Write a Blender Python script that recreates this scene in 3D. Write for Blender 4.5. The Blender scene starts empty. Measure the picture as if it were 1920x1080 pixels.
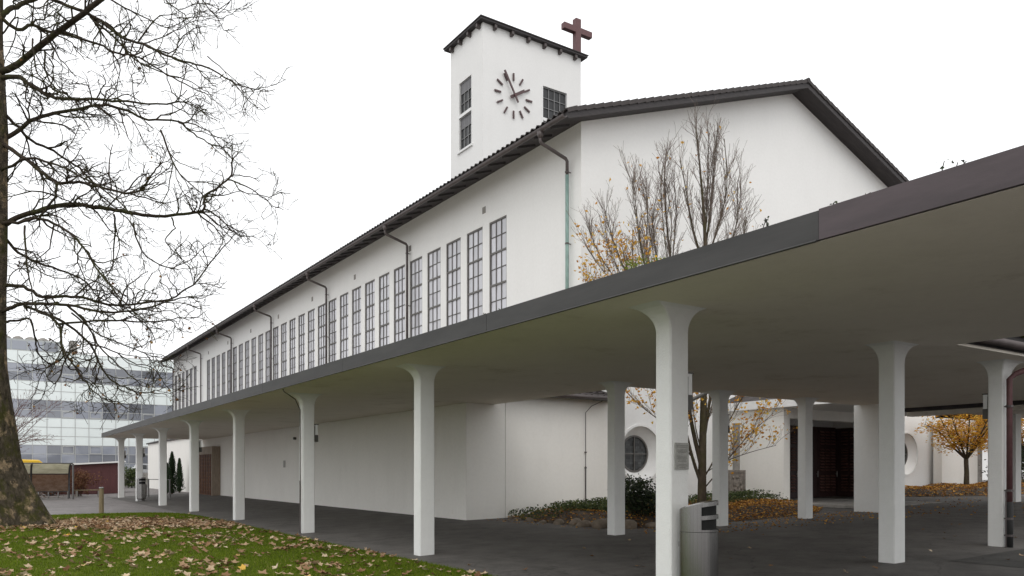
import bpy, bmesh, math, random
from mathutils import Vector, Matrix, Quaternion
R = math.radians
random.seed(11)
scn = bpy.context.scene
col = scn.collection

# ---------------------------------------------------------------- camera
# World: +Y runs along the nave (away), +X runs across the gable (to the right), metres, eye at the origin.
V1, V2, HOR, EYE, CX = -37.0, 3156.0, 883.0, 1.6, 960.0
F = math.sqrt((CX - V1) * (V2 - CX)); N1 = math.hypot(CX - V1, F)
FX, FY = (CX - V1) / N1, F / N1
cd = bpy.data.cameras.new('camera'); cam = bpy.data.objects.new('camera', cd); col.objects.link(cam)
cam.location = (0, 0, EYE)
cam.rotation_euler = (math.pi / 2, 0, -math.atan2(FX, FY))
cd.sensor_width = 36; cd.lens = F * 36 / 1920; cd.shift_y = (HOR - 540) / 1920
cd.clip_start = 0.05; cd.clip_end = 3000
scn.camera = cam

# ---------------------------------------------------------------- sky, sun, exposure
SUN_EL, SUN_AZ = R(52), R(-36)          # azimuth measured from +Y towards +X
w = bpy.data.worlds.new('World'); scn.world = w; w.use_nodes = True
nt = w.node_tree; nt.nodes.clear()
wo = nt.nodes.new('ShaderNodeOutputWorld'); bg = nt.nodes.new('ShaderNodeBackground')
sky = nt.nodes.new('ShaderNodeTexSky'); sky.sky_type = 'NISHITA'; sky.sun_disc = False
sky.sun_elevation = SUN_EL; sky.sun_rotation = SUN_AZ; sky.dust_density = 4
mx = nt.nodes.new('ShaderNodeMix'); mx.data_type = 'RGBA'; mx.inputs[0].default_value = 0.93
mx.inputs[7].default_value = (11.6, 11.7, 11.8, 1)     # closed cloud cover
nt.links.new(sky.outputs[0], mx.inputs[6]); nt.links.new(mx.outputs[2], bg.inputs[0])
bg.inputs[1].default_value = 0.13
nt.links.new(bg.outputs[0], wo.inputs[0])
sd = bpy.data.lights.new('sun', 'SUN'); sun = bpy.data.objects.new('sun', sd); col.objects.link(sun)
sd.energy = 0.7; sd.angle = R(35); sd.color = (1, 0.97, 0.93)
d = Vector((math.sin(SUN_AZ) * math.cos(SUN_EL), math.cos(SUN_AZ) * math.cos(SUN_EL) * -1, math.sin(SUN_EL)))
sun.rotation_euler = d.to_track_quat('Z', 'Y').to_euler()
sky.sun_rotation = math.atan2(d.x, d.y)
vs = scn.view_settings
vs.view_transform = 'Standard'; vs.look = 'None'; vs.exposure = -0.12; vs.gamma = 1.0
vs.use_curve_mapping = False

# ---------------------------------------------------------------- pixel -> place
def ray(u, v):
    a = (u - CX) / F
    return (FX + a * FY, FY - a * FX, (HOR - v) / F)
def onx(u, v, x):
    r = ray(u, v); t = x / r[0]; return Vector((x, r[1] * t, EYE + r[2] * t))
def ony(u, v, y):
    r = ray(u, v); t = y / r[1]; return Vector((r[0] * t, y, EYE + r[2] * t))
def ond(u, v, D):
    r = ray(u, v); return Vector((r[0] * D, r[1] * D, EYE + r[2] * D))
def gz(x):
    if x < 6.8: return 0.0
    if x < 11.67: return .034 * (x - 6.8)
    return .166 + .0195 * (min(x, 45) - 11.67)

# ---------------------------------------------------------------- mesh helpers
class MB:
    def __init__(s): s.v = []; s.f = []
    def add(s, vs, fs):
        o = len(s.v); s.v += [tuple(p) for p in vs]; s.f += [tuple(i + o for i in f) for f in fs]
    def box(s, x0, x1, y0, y1, z0, z1):
        s.add([(x0,y0,z0),(x1,y0,z0),(x1,y1,z0),(x0,y1,z0),(x0,y0,z1),(x1,y0,z1),(x1,y1,z1),(x0,y1,z1)],
              [(0,3,2,1),(4,5,6,7),(0,1,5,4),(1,2,6,5),(2,3,7,6),(3,0,4,7)]); return s
    def bar(s, a, b, wd, ht, up=(0,0,1)):
        a = Vector(a); b = Vector(b); t = (b - a).normalized(); up = Vector(up)
        sd_ = t.cross(up).normalized() * wd / 2; up = sd_.cross(t).normalized() * ht / 2
        vs_ = [p + i * sd_ + j * up for p in (a, b) for i, j in ((-1,-1),(1,-1),(1,1),(-1,1))]
        s.add(vs_, [(0,1,2,3),(7,6,5,4),(0,4,5,1),(1,5,6,2),(2,6,7,3),(3,7,4,0)]); return s
    def prism(s, poly, axis, a, b):
        # poly: 2D points; axis 'x','y','z' is the extrusion axis
        def P(p, t): return (t, p[0], p[1]) if axis == 'x' else ((p[0], t, p[1]) if axis == 'y' else (p[0], p[1], t))
        n = len(poly)
        s.add([P(p, a) for p in poly] + [P(p, b) for p in poly],
              [tuple(range(n))[::-1], tuple(range(n, 2 * n))] + [(i, (i + 1) % n, n + (i + 1) % n, n + i) for i in range(n)]); return s
    def tube(s, pts, rad, n=6, cap=True):
        pts = [Vector(p) for p in pts]
        if not isinstance(rad, (list, tuple)): rad = [rad] * len(pts)
        base = len(s.v); prev = None
        for i, p in enumerate(pts):
            t = (pts[min(i + 1, len(pts) - 1)] - pts[max(i - 1, 0)])
            t = t.normalized() if t.length > 1e-9 else Vector((0, 0, 1))
            if prev is None:
                a = t.orthogonal().normalized()
            else:
                a = prev - t * prev.dot(t); a = a.normalized() if a.length > 1e-6 else t.orthogonal().normalized()
            prev = a; b = t.cross(a)
            for k in range(n):
                q = 2 * math.pi * k / n
                s.v.append(tuple(p + (a * math.cos(q) + b * math.sin(q)) * rad[i]))
        for i in range(len(pts) - 1):
            for k in range(n):
                s.f.append((base + i*n + k, base + i*n + (k+1) % n, base + (i+1)*n + (k+1) % n, base + (i+1)*n + k))
        if cap:
            s.f.append(tuple(base + k for k in range(n))[::-1])
            s.f.append(tuple(base + (len(pts)-1)*n + k for k in range(n)))
        return s
    def ring_sections(s, secs, cap=True):
        n = len(secs[0]); o = len(s.v)
        for q in secs: s.v += [tuple(p) for p in q]
        for i in range(len(secs) - 1):
            for k in range(n):
                s.f.append((o+i*n+k, o+i*n+(k+1) % n, o+(i+1)*n+(k+1) % n, o+(i+1)*n+k))
        if cap:
            s.f.append(tuple(o+k for k in range(n))[::-1]); s.f.append(tuple(o+(len(secs)-1)*n+k for k in range(n)))
        return s
    def mesh(s, name, mat, smooth=False, bevel=0):
        me = bpy.data.meshes.new(name); me.from_pydata(s.v, [], s.f)
        if mat: me.materials.append(M[mat])
        if smooth: me.polygons.foreach_set('use_smooth', [True] * len(me.polygons))
        me.update(); return me
    def build(s, name, mat, parent=None, smooth=False, loc=None, bevel=0, fix=False):
        o = bpy.data.objects.new(name, s.mesh(name, mat, smooth)); col.objects.link(o)
        if fix:
            bm = bmesh.new(); bm.from_mesh(o.data); bmesh.ops.recalc_face_normals(bm, faces=bm.faces); bm.to_mesh(o.data); bm.free()
        if loc: o.location = loc
        if bevel:
            m = o.modifiers.new('bevel', 'BEVEL'); m.width = bevel; m.segments = 2; m.limit_method = 'ANGLE'
        if parent: o.parent = parent
        return o
def inst(name, me, parent=None, loc=(0,0,0), rot=(0,0,0), sc=None):
    o = bpy.data.objects.new(name, me); col.objects.link(o); o.location = loc; o.rotation_euler = rot
    if sc: o.scale = sc
    if parent: o.parent = parent
    return o
def tag(o, label=None, cat=None, group=None, kind=None):
    if label: o['label'] = label
    if cat: o['category'] = cat
    if group: o['group'] = group
    if kind: o['kind'] = kind
    return o
def empty(name, label, cat, group=None, loc=(0,0,0), rz=0):
    o = bpy.data.objects.new(name, None); col.objects.link(o); o.location = loc; o.rotation_euler = (0,0,rz)
    o.empty_display_size = .2
    return tag(o, label, cat, group)

# ---------------------------------------------------------------- materials
M = {}
def newmat(name):
    m = bpy.data.materials.new(name); m.use_nodes = True; M[name] = m
    t = m.node_tree; return m, t, t.nodes['Principled BSDF']
def N(t, k, **kw):
    n = t.nodes.new(k)
    for a, b in kw.items(): setattr(n, a, b)
    return n
def noise(t, scale, detail=4, rough=.55, vec=None, stretch=None):
    n = N(t, 'ShaderNodeTexNoise'); n.inputs['Scale'].default_value = scale
    n.inputs['Detail'].default_value = detail; n.inputs['Roughness'].default_value = rough
    co = N(t, 'ShaderNodeTexCoord'); src = co.outputs[vec or 'Object']
    if stretch:
        mp = N(t, 'ShaderNodeMapping'); mp.inputs['Scale'].default_value = stretch
        t.links.new(src, mp.inputs[0]); src = mp.outputs[0]
    t.links.new(src, n.inputs['Vector']); return n
def ramp(t, fac, stops):
    r = N(t, 'ShaderNodeValToRGB'); e = r.color_ramp.elements
    while len(e) < len(stops): e.new(.5)
    for i, (p, c) in enumerate(stops):
        e[i].position = p; e[i].color = (*c, 1)
    t.links.new(fac, r.inputs[0]); return r
def mixc(t, fac, a, b, mode='MIX'):
    m = N(t, 'ShaderNodeMix'); m.data_type = 'RGBA'; m.blend_type = mode
    if isinstance(fac, (int, float)): m.inputs[0].default_value = fac
    else: t.links.new(fac, m.inputs[0])
    for i, q in ((6, a), (7, b)):
        if isinstance(q, tuple): m.inputs[i].default_value = (*q, 1)
        else: t.links.new(q, m.inputs[i])
    return m.outputs[2]
def bump(t, p, h, strength=.3, dist=.02):
    b = N(t, 'ShaderNodeBump'); b.inputs['Strength'].default_value = strength; b.inputs['Distance'].default_value = dist
    t.links.new(h, b.inputs['Height']); t.links.new(b.outputs[0], p.inputs['Normal'])
def simple(name, c, rough=.6, metal=0, var=.12, scale=6, bstr=0, bscale=60, stretch=None, spec=None):
    m, t, p = newmat(name)
    n = noise(t, scale, 5, .6, stretch=stretch)
    lo = tuple(max(0, q * (1 - var)) for q in c); hi = tuple(min(1, q * (1 + var)) for q in c)
    r = ramp(t, n.outputs[0], [(.3, lo), (.7, hi)])
    t.links.new(r.outputs[0], p.inputs['Base Color'])
    p.inputs['Roughness'].default_value = rough; p.inputs['Metallic'].default_value = metal
    if spec is not None: p.inputs['Specular IOR Level'].default_value = spec
    if bstr:
        b = noise(t, bscale, 4, .6, stretch=stretch); bump(t, p, b.outputs[0], bstr)
    return m
def plaster(name, c, dirt, bstr=.25, bscale=35, streak=.5):
    m, t, p = newmat(name)
    a = noise(t, .35, 6, .6); s_ = noise(t, 1.1, 5, .65, stretch=(1.1, 1.1, .3)); f_ = noise(t, 9, 4, .6)
    r1 = ramp(t, a.outputs[0], [(.35, (0,0,0)), (.75, (1,1,1))])
    r2 = ramp(t, s_.outputs[0], [(.48, (0,0,0)), (.8, (1,1,1))])
    c1 = mixc(t, r1.outputs[0], c, tuple(q * .955 for q in c))
    sc_ = N(t, 'ShaderNodeMath', operation='MULTIPLY'); sc_.inputs[1].default_value = streak
    t.links.new(r2.outputs[0], sc_.inputs[0])
    c2 = mixc(t, sc_.outputs[0], c1, dirt)
    r3 = ramp(t, f_.outputs[0], [(.3, (.965,.965,.965)), (.65, (1,1,1))])
    c3 = mixc(t, 1.0, c2, r3.outputs[0], 'MULTIPLY')
    t.links.new(c3, p.inputs['Base Color']); p.inputs['Roughness'].default_value = .85
    p.inputs['Specular IOR Level'].default_value = .25
    b = noise(t, bscale, 5, .65); bump(t, p, b.outputs[0], bstr, .015)
    return m
plaster('plaster', (.83, .825, .81), (.7, .69, .665), streak=.16)
plaster('plaster_low', (.88, .86, .815), (.66, .64, .6), streak=.18)
plaster('column_paint', (.83, .83, .81), (.66, .66, .63), bstr=.55, bscale=45, streak=.3)
plaster('slab_paint', (.85, .79, .70), (.69, .63, .55), bstr=.3, bscale=20, streak=.4)
def stain(name, sc, lo, hi, col_):
    m_ = M[name]; t_ = m_.node_tree; p_ = t_.nodes['Principled BSDF']; src = p_.inputs['Base Color'].links[0].from_socket
    n_ = noise(t_, sc, 7, .75); r_ = ramp(t_, n_.outputs[0], [(lo, (0,0,0)), (hi, (1,1,1))])
    t_.links.new(mixc(t_, r_.outputs[0], src, mixc(t_, 1.0, src, col_, 'MULTIPLY')), p_.inputs['Base Color'])
stain('slab_paint', .7, .56, .72, (.8, .78, .74)); stain('slab_paint', 9, .68, .74, (.55, .5, .45))
stain('column_paint', 14, .68, .74, (.72, .7, .66)); stain('plaster', 2.5, .64, .74, (.93, .925, .91)); stain('plaster_low', 2.0, .6, .75, (.92, .9, .87))
def asphalt(name, a, b, sc=1.0):
    m, t, p = newmat(name)
    big = noise(t, .22 * sc, 5, .6); mid = noise(t, 1.7, 6, .7); fine = noise(t, 130, 3, .7)
    r1 = ramp(t, big.outputs[0], [(.3, a), (.7, b)])
    r2 = ramp(t, mid.outputs[0], [(.3, (.62,.62,.62)), (.7, (1.2,1.2,1.2))])
    r3 = ramp(t, fine.outputs[0], [(.3, (.6,.6,.6)), (.75, (1.35,1.35,1.35))])
    c = mixc(t, 1.0, mixc(t, 1.0, r1.outputs[0], r2.outputs[0], 'MULTIPLY'), r3.outputs[0], 'MULTIPLY')
    # thin cracks
    vo = N(t, 'ShaderNodeTexVoronoi', feature='DISTANCE_TO_EDGE'); vo.inputs['Scale'].default_value = .32
    co = N(t, 'ShaderNodeTexCoord'); dn = noise(t, 1.3, 5, .6)
    ad = N(t, 'ShaderNodeVectorMath', operation='MULTIPLY_ADD'); ad.inputs[1].default_value = (.9,.9,.9)
    t.links.new(dn.outputs['Color'], ad.inputs[0]); t.links.new(co.outputs['Object'], ad.inputs[2]); t.links.new(ad.outputs[0], vo.inputs['Vector'])
    rc = ramp(t, vo.outputs['Distance'], [(.0, (.55,.55,.55)), (.006, (1,1,1))])
    c = mixc(t, 1.0, c, rc.outputs[0], 'MULTIPLY')
    t.links.new(c, p.inputs['Base Color']); p.inputs['Roughness'].default_value = .8
    p.inputs['Specular IOR Level'].default_value = .35
    bump(t, p, fine.outputs[0], .5, .008); return m
asphalt('asphalt', (.097, .09, .083), (.14, .131, .122))
asphalt('asphalt_road', (.16, .147, .142), (.225, .207, .2))
asphalt('gravel_mat', (.05, .048, .045), (.07, .066, .06), 3)
simple('kerb_stone', (.2, .195, .185), .85, var=.25, scale=5, bstr=.4)
simple('fascia_metal', (.038, .0365, .035), .55, var=.28, scale=2.2, stretch=(1, .35, 2.2), bstr=.08, bscale=8)
simple('fascia_copper', (.066, .049, .053), .5, var=.25, scale=2.6, stretch=(1, .4, 2), bstr=.08, bscale=8)
simple('roof_tile_mat', (.05, .043, .042), .8, var=.45, scale=3, bstr=.35)
simple('wood_dark', (.038, .033, .034), .7, var=.35, scale=4, stretch=(1, 6, 6))
simple('wood_soffit', (.034, .029, .03), .75, var=.3, scale=2, stretch=(1, 8, 1))
simple('gutter_metal', (.085, .07, .068), .45, metal=.2, var=.25, scale=3)
simple('patina', (.2, .3, .27), .65, var=.3, scale=6, stretch=(4, 4, .6))
simple('frame_grey', (.125, .118, .11), .55, var=.15, scale=8)
simple('tower_frame', (.22, .22, .22), .6, var=.1)
simple('tower_louvre', (.14, .138, .145), .6, var=.2)
simple('maroon', (.125, .056, .058), .6, var=.18, scale=9)
simple('clock_maroon', (.09, .052, .053), .6, var=.15, scale=9)
simple('white_paint', (.8, .8, .79), .6, var=.04)
simple('steel', (.29, .284, .278), .22, metal=1, var=.12, scale=3, stretch=(25, 25, .25), bstr=.05, bscale=30)
simple('steel_dark', (.2, .195, .19), .45, metal=.8, var=.2)
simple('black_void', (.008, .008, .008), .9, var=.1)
simple('bronze_plaque', (.33, .325, .3), .5, metal=.35, var=.2, scale=14)
simple('plaque_text', (.2, .195, .18), .6, var=.1)
simple('lamp_metal', (.09, .085, .075), .5, var=.2)
simple('wood_door', (.035, .014, .012), .5, var=.35, scale=3, stretch=(8, 8, .6))
simple('wood_slat', (.14, .07, .055), .5, var=.3, scale=5)
simple('wood_portal', (.3, .24, .185), .7, var=.25, scale=4, stretch=(6, 6, .7))
simple('wood_lattice', (.2, .1, .06), .6, var=.25)
simple('red_shed_mat', (.09, .029, .03), .65, var=.15, scale=3, stretch=(1, 1, .2))
simple('shelter_steel', (.1, .1, .105), .5, metal=.5, var=.2)
simple('yellow_paint', (.75, .47, .02), .35, var=.05)
simple('car_paint', (.55, .56, .57), .25, metal=.4, var=.04)
simple('rubber', (.02, .02, .02), .85, var=.1)
simple('concrete', (.27, .255, .235), .85, var=.3, scale=3, bstr=.3)
simple('post_wood', (.22, .17, .1), .8, var=.35, scale=5, stretch=(8, 8, .6), bstr=.2)
simple('relief_stone', (.2, .175, .15), .85, var=.4, scale=9, bstr=.6, bscale=14)
simple('boulder_mat', (.17, .135, .1), .9, var=.4, scale=5, bstr=.6, bscale=12)
simple('soil', (.06, .043, .028), .95, var=.45, scale=4, bstr=.6, bscale=25)
simple('spandrel', (.84, .9, .89), .18, var=.03, scale=.8)
simple('mullion', (.5, .51, .5), .4, metal=.3, var=.06)
simple('bg_grey', (.4, .42, .42), .6, var=.06)
simple('moss_tile', (.13, .14, .03), .95, var=.6, scale=6, bstr=.5)
def glass(name, c, rough=.08, ior=1.5, var=.12, wav=.15):
    m, t, p = newmat(name)
    oi = N(t, 'ShaderNodeObjectInfo'); gi = N(t, 'ShaderNodeNewGeometry')
    ad = N(t, 'ShaderNodeMath', operation='ADD'); t.links.new(oi.outputs['Random'], ad.inputs[0]); t.links.new(gi.outputs['Random Per Island'], ad.inputs[1])
    fr = N(t, 'ShaderNodeMath', operation='FRACT'); t.links.new(ad.outputs[0], fr.inputs[0])
    r = ramp(t, fr.outputs[0], [(0, tuple(q*(1-var) for q in c)), (1, tuple(q*(1+var) for q in c))])
    t.links.new(r.outputs[0], p.inputs['Base Color'])
    p.inputs['Roughness'].default_value = rough; p.inputs['IOR'].default_value = ior
    n = noise(t, 2.2, 3, .5); bump(t, p, n.outputs[0], wav, .02); return m
glass('nave_glass', (.56, .56, .6), .1, 1.5)
glass('tower_glass', (.02, .021, .022), .3, 1.45, .3)
glass('rose_glass', (.05, .052, .052), .25, 1.5, .5)
glass('office_glass', (.23, .245, .285), .04, 1.8, .5, .05)
glass('car_glass', (.06, .065, .07), .05, 1.6)
m, t, p = newmat('shelter_plastic')
n = noise(t, 2.5, 5, .65, stretch=(1, 1, 2)); r = ramp(t, n.outputs[0], [(.35, (.32,.3,.24)), (.7, (.5,.48,.4))])
t.links.new(r.outputs[0], p.inputs['Base Color']); p.inputs['Roughness'].default_value = .45
p.inputs['Transmission Weight'].default_value = .7

m, t, p = newmat('shelter_hedge_tint')  # brown of the hedge seen through is put into the sheet colour
n = noise(t, 5, 6, .7, stretch=(1, 1, 1.6)); r = ramp(t, n.outputs[0], [(.3, (.17,.11,.075)), (.7, (.34,.26,.2))])
t.links.new(r.outputs[0], p.inputs['Base Color']); p.inputs['Roughness'].default_value = .4; p.inputs['Transmission Weight'].default_value = .5

for q_, c_lo, c_hi in (('shelter_plastic', (.55,.53,.43), (.74,.72,.62)), ('shelter_hedge_tint', (.27,.17,.115), (.5,.38,.3))):
    t = M[q_].node_tree; p = t.nodes['Principled BSDF']; p.inputs['Transmission Weight'].default_value = .15
    rr_ = p.inputs['Base Color'].links[0].from_node; rr_.color_ramp.elements[0].color = (*c_lo, 1); rr_.color_ramp.elements[1].color = (*c_hi, 1)
    tr = N(t, 'ShaderNodeBsdfTranslucent'); t.links.new(rr_.outputs[0], tr.inputs[0]); ms = N(t, 'ShaderNodeMixShader'); ms.inputs[0].default_value = .62
    t.links.new(p.outputs[0], ms.inputs[1]); t.links.new(tr.outputs[0], ms.inputs[2]); t.links.new(ms.outputs[0], t.nodes['Material Output'].inputs[0])

def leafmat(name, stops, rough=.6, trans=.25, spec=.25):
    m, t, p = newmat(name)
    oi = N(t, 'ShaderNodeObjectInfo'); gi = N(t, 'ShaderNodeNewGeometry')
    ad = N(t, 'ShaderNodeMath', operation='ADD'); t.links.new(oi.outputs['Random'], ad.inputs[0]); t.links.new(gi.outputs['Random Per Island'], ad.inputs[1])
    fr = N(t, 'ShaderNodeMath', operation='FRACT'); t.links.new(ad.outputs[0], fr.inputs[0])
    r = ramp(t, fr.outputs[0], stops)
    t.links.new(r.outputs[0], p.inputs['Base Color']); p.inputs['Roughness'].default_value = rough
    p.inputs['Specular IOR Level'].default_value = spec
    tr = N(t, 'ShaderNodeBsdfTranslucent'); t.links.new(r.outputs[0], tr.inputs[0])
    ms = N(t, 'ShaderNodeMixShader'); ms.inputs[0].default_value = trans
    t.links.new(p.outputs[0], ms.inputs[1]); t.links.new(tr.outputs[0], ms.inputs[2])
    t.links.new(ms.outputs[0], t.nodes['Material Output'].inputs[0]); return m
leafmat('leaf_beige', [(0, (.14,.07,.035)), (.3, (.27,.16,.09)), (.65, (.42,.29,.18)), (.9, (.54,.42,.29)), (.97, (.6,.49,.36)), (1, (.62,.38,.06))], .75, .1, .05)
leafmat('leaf_yellow', [(0, (.42,.17,.02)), (.4, (.62,.33,.04)), (.8, (.72,.44,.06)), (1, (.6,.48,.12))], .6, .35)
leafmat('leaf_litter', [(0, (.12,.055,.02)), (.4, (.32,.14,.035)), (.75, (.5,.25,.05)), (1, (.6,.36,.07))], .75, .1)
leafmat('leaf_brown', [(0, (.1,.05,.025)), (.6, (.22,.11,.05)), (1, (.42,.24,.06))], .7, .2)
leafmat('leaf_dark', [(0, (.012,.02,.01)), (.6, (.03,.045,.02)), (1, (.06,.08,.03))], .45, .1)
leafmat('leaf_cover', [(0, (.03,.045,.018)), (.6, (.07,.1,.03)), (1, (.13,.15,.05))], .55, .15)
leafmat('leaf_bright', [(0, (.12,.2,.02)), (1, (.28,.36,.06))], .6, .35)
leafmat('leaf_conifer', [(0, (.012,.025,.012)), (.6, (.025,.05,.02)), (1, (.05,.08,.03))], .6, .1)
leafmat('hedge_leaf', [(0, (.08,.03,.02)), (.6, (.16,.07,.035)), (1, (.24,.13,.06))], .7, .15)
leafmat('grass_blade', [(0, (.06,.11,.006)), (.5, (.12,.17,.014)), (.9, (.165,.215,.022)), (1, (.26,.23,.08))], .9, .25, .03)
m, t, p = newmat('lawn_mat')
n1 = noise(t, .6, 5, .6); n2 = noise(t, 30, 4, .7)
r1 = ramp(t, n1.outputs[0], [(.28, (.09,.08,.03)), (.4, (.075,.1,.012)), (.7, (.11,.145,.016))]); r2 = ramp(t, n2.outputs[0], [(.3, (.5,.5,.5)), (.7, (1.2,1.2,1.2))])
t.links.new(mixc(t, 1.0, r1.outputs[0], r2.outputs[0], 'MULTIPLY'), p.inputs['Base Color']); p.inputs['Roughness'].default_value = .95; p.inputs['Specular IOR Level'].default_value = .03
bump(t, p, n2.outputs[0], .6, .03)
def bark(name, a, b, moss=None, mossamt=.5, sc=4, bs=.8):
    m, t, p = newmat(name)
    n1 = noise(t, sc, 6, .65, stretch=(1, 1, .45)); vo = N(t, 'ShaderNodeTexVoronoi'); vo.inputs['Scale'].default_value = sc * 1.5
    co = N(t, 'ShaderNodeTexCoord'); t.links.new(co.outputs['Object'], vo.inputs['Vector'])
    r = ramp(t, n1.outputs[0], [(.35, a), (.62, b)]); c = r.outputs[0]
    if moss:
        n2 = noise(t, 1.4, 5, .7); rm = ramp(t, n2.outputs[0], [(.5 - mossamt * .15, (0,0,0)), (.62, (1,1,1))])
        c = mixc(t, rm.outputs[0], c, moss)
    t.links.new(c, p.inputs['Base Color']); p.inputs['Roughness'].default_value = .9; p.inputs['Specular IOR Level'].default_value = .15
    b2 = mixc(t, .5, n1.outputs[0], vo.outputs['Distance']); bump(t, p, b2, bs, .05); return m
m, t, p = newmat('bark_old')
n1 = noise(t, 9, 8, .72, stretch=(1, 1, .6)); n2 = noise(t, 2.1, 6, .7); n3 = noise(t, 1.5, 6, .75, stretch=(1.3, 1.3, .8))
r1 = ramp(t, n1.outputs[0], [(.3, (.022,.019,.014)), (.5, (.075,.062,.044)), (.72, (.16,.13,.095))])
r2 = ramp(t, n2.outputs[0], [(.54, (0,0,0)), (.6, (1,1,1))]); c = mixc(t, r2.outputs[0], r1.outputs[0], mixc(t, 1.0, r1.outputs[0], (3.4,3.1,2.7), 'MULTIPLY'))
r3 = ramp(t, n3.outputs[0], [(.5, (0,0,0)), (.6, (.75,.75,.75))]); c = mixc(t, r3.outputs[0], c, (.055,.058,.012))
t.links.new(c, p.inputs['Base Color']); p.inputs['Roughness'].default_value = .95; p.inputs['Specular IOR Level'].default_value = .1
bump(t, p, n1.outputs[0], 1.0, .08)
bark('bark_twig', (.028,.021,.016), (.05,.038,.028), (.045,.046,.018), .2, 8, .3)
bark('bark_young', (.045,.035,.025), (.09,.07,.05), (.06,.055,.025), .3, 7, .5)
bark('bark_grey', (.12,.095,.08), (.2,.165,.145), None, 0, 9, .3)
bark('bark_red', (.1,.045,.04), (.16,.08,.07), None, 0, 9, .3)

# ================================================================ GROUND
g = MB(); xs = [-500, 6.8, 11.67, 45, 600]
for i in range(4):
    a, b = xs[i], xs[i+1]; za, zb = gz(a), gz(b)
    g.add([(a,-300,za),(b,-300,zb),(b,900,zb),(a,900,za)], [(0,1,2,3)])
tag(g.build('ground', 'asphalt_road', fix=False), kind='structure')
pv = MB()
for a, b in ((6.36, 6.8), (6.8, 11.67), (11.67, 34)):
    y1 = 54.0 if b <= 11.67 else 20.2
    pv.add([(a,-12,gz(a)+.006),(b,-12,gz(b)+.006),(b,y1,gz(b)+.006),(a,y1,gz(a)+.006)], [(0,1,2,3)])
tag(pv.build('pavement', 'asphalt'), kind='structure')
gp = MB(); gp.add([(12.55,-6,gz(12.55)+.011),(34,-6,gz(34)+.011),(34,6.42,gz(34)+.011),(12.55,6.42,gz(12.55)+.011)], [(0,1,2,3)])
tag(gp.build('gravel_yard', 'gravel_mat'), kind='structure')
# lawn outline: measured far and right edge; unseen near edge shaped for green bounce
edge = [(6.42,4.2),(6.40,10.3),(6.33,13.6),(6.32,17.4),(6.36,22.1),(6.42,25.5),(6.42,28.6),(6.3,30.6),(5.9,31.9),(5.02,32.6),(3.78,32.75),(2.0,32.4),(-3,31.6),(-14,30),(-40,28),(-40,13),(-12,10.5),(-5,8.6),(-.8,7.0),(3,5.4)]
def lawn_z(x, y):
    dx = min(1, max(0, (6.4 - x) / 2.5)); dy = min(1, max(0, (32.7 - y) / 3))
    m_ = max(0, 1 - math.hypot(x + .3, y - 23.2) / 5.0)
    return .02 + .09 * dx * dy + .22 * m_ * m_ * dx
bm = bmesh.new(); fc = bm.faces.new([bm.verts.new((x, y, 0)) for x, y in edge])
bmesh.ops.triangulate(bm, faces=[fc])
for it in range(5):
    es = [e for e in bm.edges if e.calc_length() > .8 and max(v.co.x for v in e.verts) > -8]
    bmesh.ops.subdivide_edges(bm, edges=es, cuts=1)
    bmesh.ops.triangulate(bm, faces=[f_ for f_ in bm.faces if len(f_.verts) > 3])
for v in bm.verts: v.co.z = lawn_z(v.co.x, v.co.y) + random.uniform(-.006, .006)
me = bpy.data.meshes.new('lawn'); bm.to_mesh(me); bm.free(); me.materials.append(M['lawn_mat'])
for q in me.polygons: q.use_smooth = True
lo = inst('lawn', me); tag(lo, kind='structure')
def in_poly(x, y, P=edge):
    c = False; j = len(P) - 1
    for i in range(len(P)):
        if (P[i][1] > y) != (P[j][1] > y) and x < (P[j][0]-P[i][0])*(y-P[i][1])/(P[j][1]-P[i][1]) + P[i][0]: c = not c
        j = i
    return c
def visible(x, y, m_=1.0):
    d_ = x*FX + y*FY; l = x*FY - y*FX
    return d_ > 9 and abs(l/d_) < .67 * m_
gr = MB(); rnd = random.Random(3); cnt = 0
while cnt < 120000:
    x = rnd.uniform(-5.5, 6.45); y = 9 + 24 * rnd.random() ** 1.25
    if not visible(x, y, 1.08) or not in_poly(x - .03, y): 
        continue
    cnt += 1
    z = lawn_z(x, y) - .01; h = rnd.uniform(.025, .06); a = rnd.uniform(0, 6.283); ww = rnd.uniform(.004, .009)
    dx, dy = math.cos(a)*ww, math.sin(a)*ww; tx, ty = rnd.gauss(0, .018), rnd.gauss(0, .018)
    gr.add([(x-dx,y-dy,z),(x+dx,y+dy,z),(x+tx,y+ty,z+h)], [(0,1,2)])
tag(gr.build('grass', 'grass_blade'), 'short green lawn grass between the fallen leaves', 'grass', kind='stuff')

# ================================================================ CHURCH NAVE
XN, YG, XR, YE = 16.43, 20.3, 27.45, 86.0
SL = 0.3497; ZE = 13.12; ZR = ZE + SL * (XR - XN); XE = 2*XR - XN
nave = empty('church_nave', 'large white church nave with tall gridded windows and dark tiled gable roof', 'church', loc=(XN, YG, 0))
def part(mb, name, mat, parent, **k):
    # children are given in world coordinates: subtract the parent's origin
    ox, oy, oz = parent.matrix_basis.translation if parent.parent is None else (0,0,0)
    mb.v = [(x-ox, y-oy, z-oz) for x, y, z in mb.v]
    return mb.build(name, mat, parent, **k)
WW, WP, WB, WT = 1.22, 1.711, 6.3, 11.25
wy = [25.36 + WP*k for k in range(28)] + [76.67 + 1.715*k for k in range(6)]
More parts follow.
